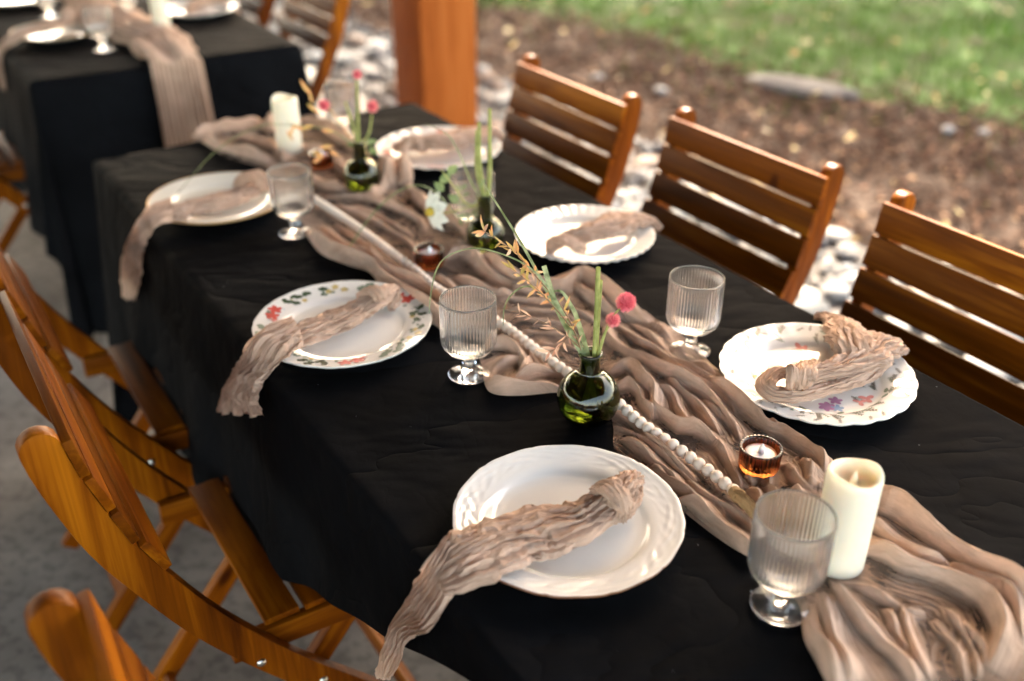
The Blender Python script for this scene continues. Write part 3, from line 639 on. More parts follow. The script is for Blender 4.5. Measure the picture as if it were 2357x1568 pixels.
for a, b, c_, L in ((1728, 812, 1.8, .02), (1735, 800, 2.4, .02), (1742, 784, 1.2, .02), (1790, 775, .8, .02), (1800, 785, 2.1, .018), (1750, 880, 3.6, .02), (1765, 905, 4.3, .018), (1790, 918, 3.9, .02), (1820, 935, 3.6, .018), (1850, 942, 4.2, .018), (1880, 950, 4.5, .02), (1910, 955, 4.9, .018), (1950, 948, 5.4, .02), (1975, 945, 5.9, .022), (2000, 930, 6.1, .018), (2040, 905, .3, .02), (2050, 885, .9, .02), (2015, 888, 1.3, .018), (1990, 880, 1.7, .016), (1960, 900, 5.0, .015), (1878, 788, 1.2, .016), (1895, 775, 1.6, .014)):
    sp(a, b, c_, L, 'print_line', 5); sp(a + 6, b + 3, c_ + .6, L * .8, 'print_sage', 4)
for k in range(34):
    a = k * 2 * math.pi / 34; x, y = .112 * math.cos(a), .112 * math.sin(a)
    if rr.random() < .55: pr.sprig(x, y, a + rr.uniform(-1.6, 1.6), .014, 'print_line', 4, .00025)
for a, b in ((1735, 862), (1748, 895), (1840, 925), (1945, 940), (2040, 893), (2030, 915)): lf(a, b, .012, 'print_yellow' if a < 1760 else 'print_sage', a)
pr.build(pl_C)
pD = plate_me('dish', 'cream_porcelain', 'none', 0, 12, 'gold_trim', None, .1305)
pl_D = plate(504, 458, pD, 'cream plate with a gold band round its edge, back left of the table')
pE = plate_me('dish', 'white_porcelain', 'scallop', .014, 40, None, None, .1225, .0008)
pl_E = plate(1346, 541, pE, 'white plate with a ribbed gadroon rim, second from the back on the right')
pr = Print(.935)
for a in (1.9, 2.6, .9, 3.6, 5.2): pr.flower(.108 * math.cos(a), .108 * math.sin(a), .005, 'print_red', 4); pr.petal(.110 * math.cos(a + .07), .110 * math.sin(a + .07), a, .008, .002, 'print_plum')
pr.build(pl_E)
pF = plate_me('dish', 'white_porcelain', 'scallop', .03, 24, None, None, .134, .0005)
pl_F = plate(1010, 342, pF, 'white plate with pink flowers on its rim, at the back beside the post')
pr = Print(1.02)
for a in (3.3, 3.45, 4.65, 4.8, .4, 1.6): pr.flower(.113 * math.cos(a), .113 * math.sin(a), .012, 'print_pink', 5, a, 'print_red')
pr.build(pl_F)
pG = plate_me('dish', 'cream_porcelain', 'baroque', .014, 12, 'gold_trim', None, .134)
pl_G = plate(0, 0, pG, 'cream plate at the left front of the far table', .2, pos=tp(-1.20, .165))
pl_H = plate(0, 0, pF, 'white plate at the right side of the far table near the chair back', .5, pos=tp(-1.29, .63))
pl_I = plate(0, 0, pD, 'plate in the very upper left corner, on the far side of the far table', .5, pos=tp(-1.80, .15))

def glass_parts():
    ribs = 54
    out = [(.0, .0), (.0270, .0), (.0292, .0008), (.0296, .0016), (.0280, .0026), (.018, .0042), (.0105, .0065), (.0078, .010), (.0072, .014), (.0092, .0175), (.0098, .0195), (.0082, .022), (.0072, .026), (.0085, .0305), (.013, .0335), (.022, .0365), (.0300, .0410), (.0350, .0470), (.0372, .0540), (.0376, .062), (.0378, .09), (.0379, .108), (.0380, .1125), (.0381, .1165), (.0379, .1185)]
    inn = [(.0372, .1190), (.0366, .1182), (.0364, .114), (.0362, .09), (.0359, .062), (.0350, .054), (.0322, .0485), (.026, .0445), (.014, .0425), (.0, .0420)]
    prof = out + inn
    no = len(out)
    def fr(R, Z, th):
        idx = np.arange(len(prof))[:, None] + 0 * th; k = ((idx < no) & (Z > .046) & (Z < .1130)).astype(float); k[:, :] *= np.clip((Z - .046) / .006, 0, 1)
        return R + k * .00085 * (np.abs(np.cos(th * ribs / 2)) * 2 - 1), Z
    # refine the bowl vertically a little is unneeded: ribs are vertical
    V, F = lathe_pts(prof, ribs * 6, fr); return mesh('goblet', V, F, 'clear_glass')
GM = glass_parts()
def goblet(px, py, label, rz=0, pos=None):
    p = at(px, py, T) if pos is None else pos
    o = link('ribbed_goblet', GM, None, (p[0], p[1], T + .0035), (0, 0, rz)); tag(o, label, 'glass', 'ribbed stemmed water glasses')
goblet(1793, 1400, 'ribbed stemmed glass in the front, before the ivory candle')
goblet(1081, 866, 'ribbed stemmed glass between the leaf-wreath plate and the green vase', .2)
goblet(1587, 812, 'ribbed stemmed glass beside the fluted plate with wild flowers', .5)
goblet(682, 541, 'ribbed stemmed glass beside the gold-rimmed cream plate', .9)
goblet(1090, 548, 'ribbed stemmed glass behind the green stems of the middle vase', .4)
goblet(795, 318, 'ribbed stemmed glass at the far end of the nearer table, behind the pink flowers', .7)
goblet(240, 118, 'ribbed stemmed glass at the front left of the far table', .3)
goblet(118, 42, 'ribbed stemmed glass in the upper left corner on the far table', .3)
goblet(300, 42, 'ribbed stemmed glass behind the tall candle on the far table', .3)

# green bud vases
def vase(px, py, label, water=.36, lift=.003, k=1.0):
    p = at(px, py, T); o = thing('bud_vase', (p[0], p[1], T + lift), 0, label, 'vase', 'small round green glass bud vases')
    R = .0362 * k; zc = .0300 + (R - .0362) * .75; zt = zc + R * .98 * math.sin(math.radians(62)); rt = R * math.cos(math.radians(62))
    body = lambda r_, a0, a1, n: [(r_ * math.cos(math.radians(a)), zc + r_ * math.sin(math.radians(a)) * .98) for a in np.linspace(a0, a1, n)]
    prof = [(0, .0), (.018, 0), (.0205, .0006)] + body(R, -54, 62, 26) + [(rt * .80, zt + .0014), (.0136, zt + .0032), (.0129, zt + .006), (.0127, .085), (.0128, .0925), (.0142, .0945), (.0153, .0965), (.0155, .0985), (.0146, .1003), (.0130, .1006)]
    prof += [(.0113, .0990), (.0108, .095), (.0107, zt + .006), (.0113, zt + .0022)] + body(R - .0022, 60, -54, 22) + [(.016, .0045), (0, .004)]
    V, F = lathe_pts(prof, 96); link('glass_body', mesh('glass_body', V, F, 'green_glass'), o)
    wp = [(0, .0042)] + body(R - .0024, -50, -50 + 100 * water, 12); wp.append((0, wp[-1][1])); V, F = lathe_pts(wp, 48); link('water', mesh('water', V, F, 'vase_water'), o)
    return o, p
def ribbon(P, W, n=24, up=(0.0, -.6, .8), fold=.25):
    P = smooth_path(P, n); Wd = np.interp(np.linspace(0, 1, n), np.linspace(0, 1, len(W)), W); Tn = np.gradient(P, axis=0); Tn /= np.linalg.norm(Tn, axis=1)[:, None]
    upv = np.array(up); sd_ = np.cross(Tn, upv); sd_ /= np.linalg.norm(sd_, axis=1)[:, None] + 1e-9; nr = np.cross(sd_, Tn)
    V = np.stack([P - sd_ * Wd[:, None], P - nr * (Wd * fold)[:, None], P + sd_ * Wd[:, None]], 1).reshape(-1, 3)
    return V, grid_faces(n, 3)
def stem_obj(kind, root, P, R, mat='stem_green', seg=8, n=20, name='stem'):
    off = np.array(root.location[:]); P = [np.asarray(p) - off for p in P]
    V, F = tube(P, R, seg, n) if kind == 'tube' else ribbon(P, R, n)
    return link(name, mesh(name, V, F, mat), root)
def globe_flower(root, c, r, axis, mat='flower_pink', n=340, seed=1, sepal=True):
    rs = np.random.default_rng(seed); off = np.array(root.location[:]); c = np.asarray(c) - off; V = []; F = []
    for k in range(n):
        zz = 1 - 2 * (k + .5) / n; ph = k * 2.39996; q = np.array([math.sqrt(1 - zz * zz) * math.cos(ph), math.sqrt(1 - zz * zz) * math.sin(ph), zz]) * [1, 1, 1.0]
        d = q + rs.normal(size=3) * .16 + np.array(axis) * .35; d /= np.linalg.norm(d); t = np.cross(d, [0.3, .2, 1]); t /= np.linalg.norm(t); b = np.cross(d, t)
        p0 = c + q * r * .66; L = r * rs.uniform(.34, .52); w = r * .050; k0 = len(V)
        V += [p0 - t * w, p0 + t * w, p0 + b * w, p0 + d * L * .6 + t * w * .9, p0 + d * L * .6 - t * w * .7, p0 + d * L * .6 + b * w * .9, p0 + d * L]
        F += [(k0, k0 + 4, k0 + 3, k0 + 1), (k0 + 1, k0 + 3, k0 + 5, k0 + 2), (k0 + 2, k0 + 5, k0 + 4, k0), (k0 + 4, k0 + 6, k0 + 3), (k0 + 3, k0 + 6, k0 + 5), (k0 + 5, k0 + 6, k0 + 4)]
    me = mesh('flower_head', V, F, mat, False); o = link('flower_head', me, root)
    Vs, Fs = lathe_pts([(r * .70 * math.sin(a), -r * .70 * math.cos(a)) for a in np.linspace(0, math.pi, 9)], 14); Vs = Vs + c
    link('flower_core', mesh('flower_core', Vs, Fs, 'flower_deep'), root)
    return o
def leaf_pts(p, d, L, w, nrm, curl=.25):
    d = np.asarray(d, float); d /= np.linalg.norm(d); s_ = np.cross(d, nrm); s_ /= np.linalg.norm(s_) + 1e-9; u = np.cross(s_, d); V = []
    for f, ww, c_ in ((0, .08, 0), (.22, .75, .02), (.48, 1.0, .0), (.76, .62, -.10), (1, .03, -.28)):
        q = p + d * L * f + u * L * curl * c_ * 2; V += [q - s_ * w * ww, q - u * w * ww * .35, q + s_ * w * ww]
    return np.array(V), grid_faces(5, 3)

# vase 1 (centre) with its flowers
v1, vp = vase(1352, 968, 'round green bud vase in the middle of the runner, with an orange sprig', k=1.12)
yv = vp[1]
def pv(px, py, dy=0.0): return aty(px, py, yv + dy)
neck = lambda dx=0, dy=0: vp + np.array([dx, dy, .085]); bot = lambda dx=0, dy=0: vp + np.array([dx, dy, .012])
b1 = thing('flower_stems', tuple(vp + [0, 0, .01]), 0, 'pink globe amaranth, cut stems, grass blades and orange-leaved sprig standing in the middle vase', 'flowers')
stem_obj('ribbon', b1, [bot(.012, 0), neck(-.003, -.003), pv(1300, 745), pv(1275, 690), pv(1252, 612, .01)], [.0025, .0034, .0040, .0037, .0030], 'blade_green', name='grass_blade')
stem_obj('ribbon', b1, [bot(.006, .004), neck(-.005, .003), pv(1275, 700, .02), pv(1200, 560, .05), pv(1107, 412, .09)], [.002, .0026, .0024, .0016, .0006], 'blade_green', name='grass_blade')
stem_obj('ribbon', b1, [neck(.001, .004), pv(1330, 740, .01), pv(1318, 710, .012), pv(1290, 670, .015), pv(1250, 680, .02)], [.0025, .0035, .003, .002, .0006], 'blade_green', name='grass_blade')
stem_obj('ribbon', b1, [neck(-.004, -.002), pv(1315, 760), pv(1260, 660, .0), pv(1210, 610, .0), pv(1140, 580, .0), pv(1085, 572, -.005), pv(1030, 590, -.02), pv(1003, 625, -.035), pv(990, 690, -.05), pv(988, 722, -.055)], [.002, .0024, .002, .0016, .0012, .001, .0009, .0008, .0007, .0004], 'blade_green', n=50, name='grass_blade')
stem_obj('ribbon', b1, [neck(-.002, .004), pv(1320, 762), pv(1275, 705), pv(1230, 664), pv(1200, 662), pv(1172, 685), pv(1160, 715, -.02), pv(1158, 750, -.03)], [.0018, .0018, .0015, .0012, .0011, .001, .0009, .0004], 'blade_green', n=40, name='grass_blade')
stem_obj('tube', b1, [bot(-.004, 0), neck(.004, 0), pv(1372, 740), pv(1377, 616)], [.0026, .0027, .0029, .0029], 'stem_green', name='cut_stem')
stem_obj('tube', b1, [bot(-.01, .004), neck(.006, .004), pv(1377, 735, .006), pv(1384, 645, .006)], [.0020, .0022, .0025, .0018], 'stem_green', name='cut_stem')
stem_obj('tube', b1, [neck(.007, -.002), pv(1392, 770), pv(1403, 740), pv(1425, 712), pv(1438, 705)], [.0016, .0015, .0014, .0013], 'stem_green', name='flower_stem')
stem_obj('tube', b1, [neck(.006, .0), pv(1388, 776), pv(1398, 757), pv(1408, 742)], [.0013, .0013, .0013, .0013], 'stem_green', name='flower_stem')
globe_flower(b1, pv(1441, 696), .0122, (.2, 0, .5), 'flower_pink', 420, 1); globe_flower(b1, pv(1411, 737), .0095, (-.1, -.2, .3), 'flower_pale_pink', 300, 2)
Vv = []; 
for k in range(5):
    a = k * 1.25; Vv.append(leaf_pts(pv(1436, 712) - np.array(b1.location[:]), (math.cos(a), math.sin(a), .1), .008, .0022, (0, 0, 1)))
V, F = join(Vv); link('sepals', mesh('sepals', V, F, 'foliage_green'), b1)
# the sprig: woody stems with many pointed leaves
rs = random.Random(9); leaves_o = []; leaves_p = []; stems = []
off = np.array(b1.location[:])
main = smooth_path([neck(-.006, 0), pv(1325, 770), pv(1298, 715, .005), pv(1265, 672, .01), pv(1228, 630, .012), pv(1190, 585, .012), pv(1150, 555, .012), pv(1110, 530, .012)], 60)
br2 = smooth_path([pv(1322, 762), pv(1280, 712, -.004), pv(1235, 665, -.008), pv(1195, 632, -.010), pv(1172, 615, -.012)], 40)
br3 = smooth_path([pv(1334, 800), pv(1310, 778, -.01), pv(1275, 755, -.02), pv(1235, 735, -.028), pv(1200, 722, -.032), pv(1155, 710, -.036)], 40)
br4 = smooth_path([pv(1310, 760), pv(1300, 785, -.012), pv(1280, 802, -.02), pv(1262, 812, -.026)], 20)
for br, w in ((main, [.0012, .0005]), (br2, [.0009, .0004]), (br3, [.0008, .0004]), (br4, [.0006, .0003])): stems.append(tube(br - off, w, 6))
V, F = join(stems); link('woody_stem', mesh('woody_stem', V, F, 'sprig_stem'), b1)
def dress(br, i0, n, Lr, wr, dest, step=1):
    for k in range(n):
        i = int(i0 + (len(br) - 2 - i0) * k / max(n - 1, 1)); p = br[i] - off; t = br[min(i + 1, len(br) - 1)] - br[i]; t /= np.linalg.norm(t)
        for sg in (-1, 1):
            if rs.random() < .30: continue
            s_ = np.cross(t, (0, -.55, .83)) * sg; d = t * rs.uniform(.1, 1.2) + s_ * rs.uniform(.15, 1.1) + np.array([rs.uniform(-.5, .5), rs.uniform(-.7, .7), rs.uniform(-.6, .7)])
            L = rs.uniform(*Lr); nrm = np.array([rs.uniform(-.6, .6), -.7, rs.uniform(.1, 1)]); dest.append(leaf_pts(p, d, L, L * rs.uniform(*wr), nrm, rs.uniform(-.6, .6)))
dress(main, 14, 18, (.010, .022), (.07, .13), leaves_o); dress(main, 34, 9, (.013, .026), (.08, .13), leaves_o); dress(br2, 18, 9, (.010, .020), (.09, .15), leaves_o)
dress(br3, 8, 12, (.010, .023), (.06, .11), leaves_p); dress(br4, 8, 4, (.012, .022), (.10, .16), leaves_p); dress(main, 8, 6, (.010, .02), (.10, .15), leaves_p)
for k, (v, f) in enumerate(leaves_o): link('sprig_leaf', mesh('sprig_leaf', v, f, 'sprig_leaf'), b1)
for k, (v, f) in enumerate(leaves_p): link('sprig_leaf', mesh('sprig_leaf', v, f, 'sprig_pink'), b1)

# vase 2 (back)
v2, vp2 = vase(835, 440, 'round green bud vase at the back holding pink globe flowers')
b2 = thing('flower_stems', tuple(vp2 + [0, 0, .01]), 0, 'blurred pink globe flowers, stems and curled dry sprig in the back vase', 'flowers')
y2 = vp2[1]; q2 = lambda px, py, dy=0: aty(px, py, y2 + dy)
nk = vp2 + [0, 0, .085]; bt = vp2 + [.005, 0, .012]
stem_obj('tube', b2, [bt, nk, q2(823, 260), q2(821, 185)], [.002, .003, .003, .002], name='flower_stem')
stem_obj('tube', b2, [bt, nk, q2(815, 300), q2(795, 235)], [.002, .003, .003, .002], name='flower_stem')
stem_obj('tube', b2, [bt, nk, q2(848, 310), q2(856, 265)], [.002, .0025, .0025, .002], name='flower_stem')
stem_obj('tube', b2, [bt, nk, q2(800, 310), q2(768, 262), q2(755, 250)], [.001, .0015, .0015, .001], 'sprig_leaf', name='flower_stem')
globe_flower(b2, q2(857, 245), .0125, (.2, 0, .5), 'flower_pale_pink', 200, 4); globe_flower(b2, q2(746, 243), .0115, (.2, 0, .5), 'flower_pink', 200, 5); globe_flower(b2, q2(822, 172), .0095, (0, 0, .5), 'flower_pink', 160, 6)
sp_ = [leaf_pts(q2(x, y, d) - np.array(b2.location[:]), (dx, 0, dz), L, w, (0, -1, .3), .6) for x, y, d, dx, dz, L, w in ((735, 262, 0, -.7, .6, .03, .004), (720, 240, 0, -.2, 1, .03, .003), (712, 215, 0, -.5, .8, .03, .004), (700, 300, 0, -1, .5, .026, .004), (720, 290, -.02, -.8, -.2, .026, .004), (740, 300, -.02, .8, -.1, .025, .004), (735, 340, -.02, .9, .1, .028, .004), (745, 360, -.03, -.8, .3, .025, .004), (660, 300, -.02, .4, -.9, .026, .003), (680, 285, -.02, -.5, -.8, .03, .003), (760, 345, -.02, .6, -.6, .024, .004), (720, 375, -.03, .8, .5, .024, .004), (843, 330, 0, .8, .2, .02, .006), (850, 340, 0, .6, -.6, .02, .007), (820, 335, 0, -.9, .1, .02, .006))]
for k, (v, f) in enumerate(sp_): link('sprig_leaf', mesh('sprig_leaf', v, f, 'sprig_leaf' if k < 12 else 'foliage_green'), b2)
stem_obj('tube', b2, [nk, q2(790, 330, -.01), q2(740, 290, -.02), q2(715, 225, -.02)], [.0012, .0008, .0006, .0005], 'sprig_stem', name='twig')
stem_obj('tube', b2, [nk, q2(780, 360, -.03), q2(735, 350, -.04), q2(690, 300, -.04), q2(660, 280, -.04)], [.0012, .0008, .0006, .0005], 'sprig_stem', name='twig')
stem_obj('ribbon', b2, [nk, q2(760, 300), q2(680, 290, .0), q2(600, 290, -.02), q2(500, 345, -.05), q2(400, 455, -.09)], [.0015, .0012, .001, .0009, .0008, .0004], 'blade_green', n=40, name='grass_blade')
# vase 3 (middle back) with white cosmos
v3, vp3 = vase(1118, 575, 'green bud vase behind the sprig with white cosmos and cut stems', .8, k=.92)
b3 = thing('flower_stems', tuple(vp3 + [0, 0, .01]), 0, 'white cosmos flower with cut stems and fine foliage in the vase behind', 'flowers')
y3 = vp3[1]; q3 = lambda px, py, dy=0: aty(px, py, y3 + dy); nk3 = vp3 + [0, 0, .085]; bt3 = vp3 + [0, 0, .012]
for P_ in ([bt3, nk3 + [.004, 0, 0], q3(1127, 400), q3(1127, 250)], [bt3, nk3, q3(1104, 380), q3(1103, 282)], [bt3, nk3, q3(1098, 390), q3(1098, 300)]): stem_obj('tube', b3, P_, [.003, .0036, .0036, .003], name='cut_stem')
stem_obj('ribbon', b3, [nk3, q3(1085, 420), q3(1060, 360), q3(1030, 310), q3(980, 285)], [.002, .0018, .0013, .001, .0005], 'blade_green', name='grass_blade')
stem_obj('ribbon', b3, [nk3, q3(1060, 500), q3(1000, 440), q3(940, 430, -.01), q3(860, 490, -.03), q3(760, 640, -.06)], [.0015, .0012, .001, .001, .0009, .0004], 'blade_green', n=40, name='grass_blade')
stem_obj('tube', b3, [nk3, q3(1070, 480), q3(1030, 490), q3(1008, 487)], [.0016, .0014, .0012, .0012], name='flower_stem')
stem_obj('tube', b3, [nk3, q3(1075, 470), q3(1045, 430), q3(1015, 390)], [.002, .0016, .0014, .001], name='flower_stem')
oc = q3(994, 487) - np.array(b3.location[:]); ax = np.array([-.80, -.58, .05]); ax /= np.linalg.norm(ax); tu = np.cross(ax, [0, 0, 1]); tu /= np.linalg.norm(tu); tv = np.cross(tu, ax)
for k in range(8):
    a = k * math.pi / 4 + .2; d = tu * math.cos(a) + tv * math.sin(a) - ax * .12; V, F = leaf_pts(oc, d, .039, .014, ax, .3); link('petal', mesh('petal', V, F, 'petal_white'), b3)
V, F = lathe_pts([(.0085 * math.sin(a), -.0085 * math.cos(a)) for a in np.linspace(0, math.pi, 7)], 10); link('flower_centre', mesh('flower_centre', V + oc + ax * .004, F, 'flower_yellow'), b3)
rs = random.Random(21); lv = []
for k in range(26):
    p = q3(rs.uniform(1050, 1122), rs.uniform(430, 560), rs.uniform(-.03, .03)) - np.array(b3.location[:]); lv.append(leaf_pts(p, (rs.uniform(-1, 1), rs.uniform(-1, 1), rs.uniform(-.3, 1)), rs.uniform(.012, .028), rs.uniform(.0015, .004), (rs.uniform(-1, 1), -1, .5), .4))
for x, y in ((1012, 418), (1022, 440), (1058, 465), (1030, 400)): lv.append(leaf_pts(q3(x, y) - np.array(b3.location[:]), (rs.uniform(-1, 1), 0, rs.uniform(-.6, .6)), .022, .008, (0, -1, .3)))
for v, f in lv: link('fine_leaf', mesh('fine_leaf', v, f, 'foliage_green'), b3)

# pillar candles
def candle(px, py, h, label, R=.0275, seed=1, pos=None):
    p = at(px, py, T) if pos is None else pos
    o = thing('pillar_candle', (p[0], p[1], T + .003), 0, label, 'candle', 'ivory flameless pillar candles')
    prof = [(0, 0), (R - .003, 0), (R - .0008, .0012), (R, .004), (R, h * .5), (R * 1.0, h - .008), (R - .0006, h - .003), (R - .0022, h), (R - .0046, h - .0008), (R - .0062, h - .006), (R - .007, h - .012), (R - .012, h - .0165), (R - .02, h - .0175), (0, h - .018)]
    def fr(Rr, Z, th): k = np.clip((Z - h + .03) / .03, 0, 1); return Rr * (1 + .022 * np.cos(4 * th + .8) * k), Z + k * (.0022 * np.sin(2 * th + seed) + .0012 * np.sin(3 * th + 1))
    V, F = lathe_pts(prof, 64, fr); link('wax_body', mesh('wax_body', V, F, 'wax_ivory'), o)
    V, F = lathe_pts([(.0035, 0), (.004, .004), (.003, .010), (.0012, .016), (0, .019)], 12); link('flame_tip', mesh('flame_tip', V + np.array([0, 0, h - .018]), F, 'wax_ivory'), o)
    V, F = lathe_pts([(R * .9, -.002), (R * .9, .0)], 24); return o
candle(1924, 1300, .121, 'ivory pillar candle at the front, just behind the nearest glass')
candle(668, 350, .118, 'ivory pillar candle at the back end of the nearer runner, leaves in front of it', seed=3)
candle(376, 76, .150, 'tall ivory pillar candle on the far table above the hanging runner', R=.026, seed=2)
# votives
def votive_me():
    ribs = 30; out = [(0, 0), (.018, 0), (.0215, .0015), (.0232, .006), (.0242, .0300), (.0240, .0315)]; inn = [(.0222, .0312), (.0215, .029), (.0205, .009), (.018, .0065), (0, .006)]
    prof = out + inn
    def fr(R, Z, th): idx = np.arange(len(prof))[:, None] + 0 * th; k = ((idx >= 2) & (idx <= 5)).astype(float); return R + k * .0010 * (np.abs(np.cos(th * ribs / 2)) * 2 - 1), Z
    V, F = lathe_pts(prof, ribs * 6, fr); return mesh('amber_cup', V, F, 'amber_glass')
VM = votive_me()
tl = mesh('tealight', *lathe_pts([(0, 0), (.0188, 0), (.0190, .012), (.0186, .0130), (.0165, .0136), (.010, .0138), (0, .0138)], 40), 'white_plastic')
tf = mesh('flame_tip', *lathe_pts([(.004, 0), (.0042, .003), (.0032, .007), (.0018, .0105), (0, .0125)], 14), 'white_plastic')
def votive(px, py, label, lift=.004, pos=None):
    p = at(px, py, T + lift) if pos is None else pos; o = thing('votive_holder', (p[0], p[1], T + lift), 0, label, 'candle holder', 'ribbed amber glass votive holders'); link('amber_cup', VM, o)
    t = tag(thing('led_tealight', (p[0], p[1], T + lift + .0105), 0, label.replace('ribbed amber votive holder', 'white flameless tealight inside the amber votive holder'), 'tealight', 'white flameless tealights'))
    link('tealight_body', tl, t); link('flame_tip', tf, t, (.001, 0, .0138))
votive(1745, 1078, 'ribbed amber votive holder on the runner near the front candle', .006)
votive(989, 612, 'ribbed amber votive holder on the runner under the white cosmos', .004)
votive(742, 384, 'ribbed amber votive holder at the back beside the ivory candle', .004)
votive(322, 72, 'ribbed amber votive holder on the far table beside the tall candle', .002)

# ================================================================== GAUZE RUNNER
LEFT = [(437, 312), (470, 330), (520, 361), (575, 378), (612, 388), (640, 420), (665, 470), (700, 520), (707, 545), (740, 585), (800, 611), (850, 628), (880, 662), (925, 694), (960, 722), (1005, 752), (1040, 785), (1080, 790), (1105, 830), (1117, 888), (1140, 908), (1200, 911), (1263, 905), (1300, 903), (1345, 905), (1395, 930), (1412, 985), (1412, 1028), (1440, 1060), (1500, 1100), (1560, 1165), (1620, 1215), (1680, 1258), (1740, 1295), (1800, 1360), (1840, 1400), (1850, 1470), (1880, 1530), (1905, 1580), (1970, 1720), (2080, 1950)]
RIGHT = [(600, 250), (640, 243), (700, 262), (760, 276), (805, 315), (845, 352), (880, 372), (915, 378), (950, 398), (950, 425), (975, 455), (1040, 492), (1085, 520), (1100, 545), (1098, 575), (1130, 600), (1170, 632), (1230, 650), (1320, 634), (1362, 640), (1404, 682), (1445, 715), (1530, 746), (1595, 792), (1640, 840), (1690, 880), (1735, 930), (1765, 975), (1800, 990), (1850, 1030), (1893, 1062), (1960, 1080), (2020, 1095), (2045, 1135), (2080, 1170), (2154, 1226), (2220, 1270), (2300, 1330), (2357, 1384), (2480, 1480), (2700, 1660), (3000, 1900)]
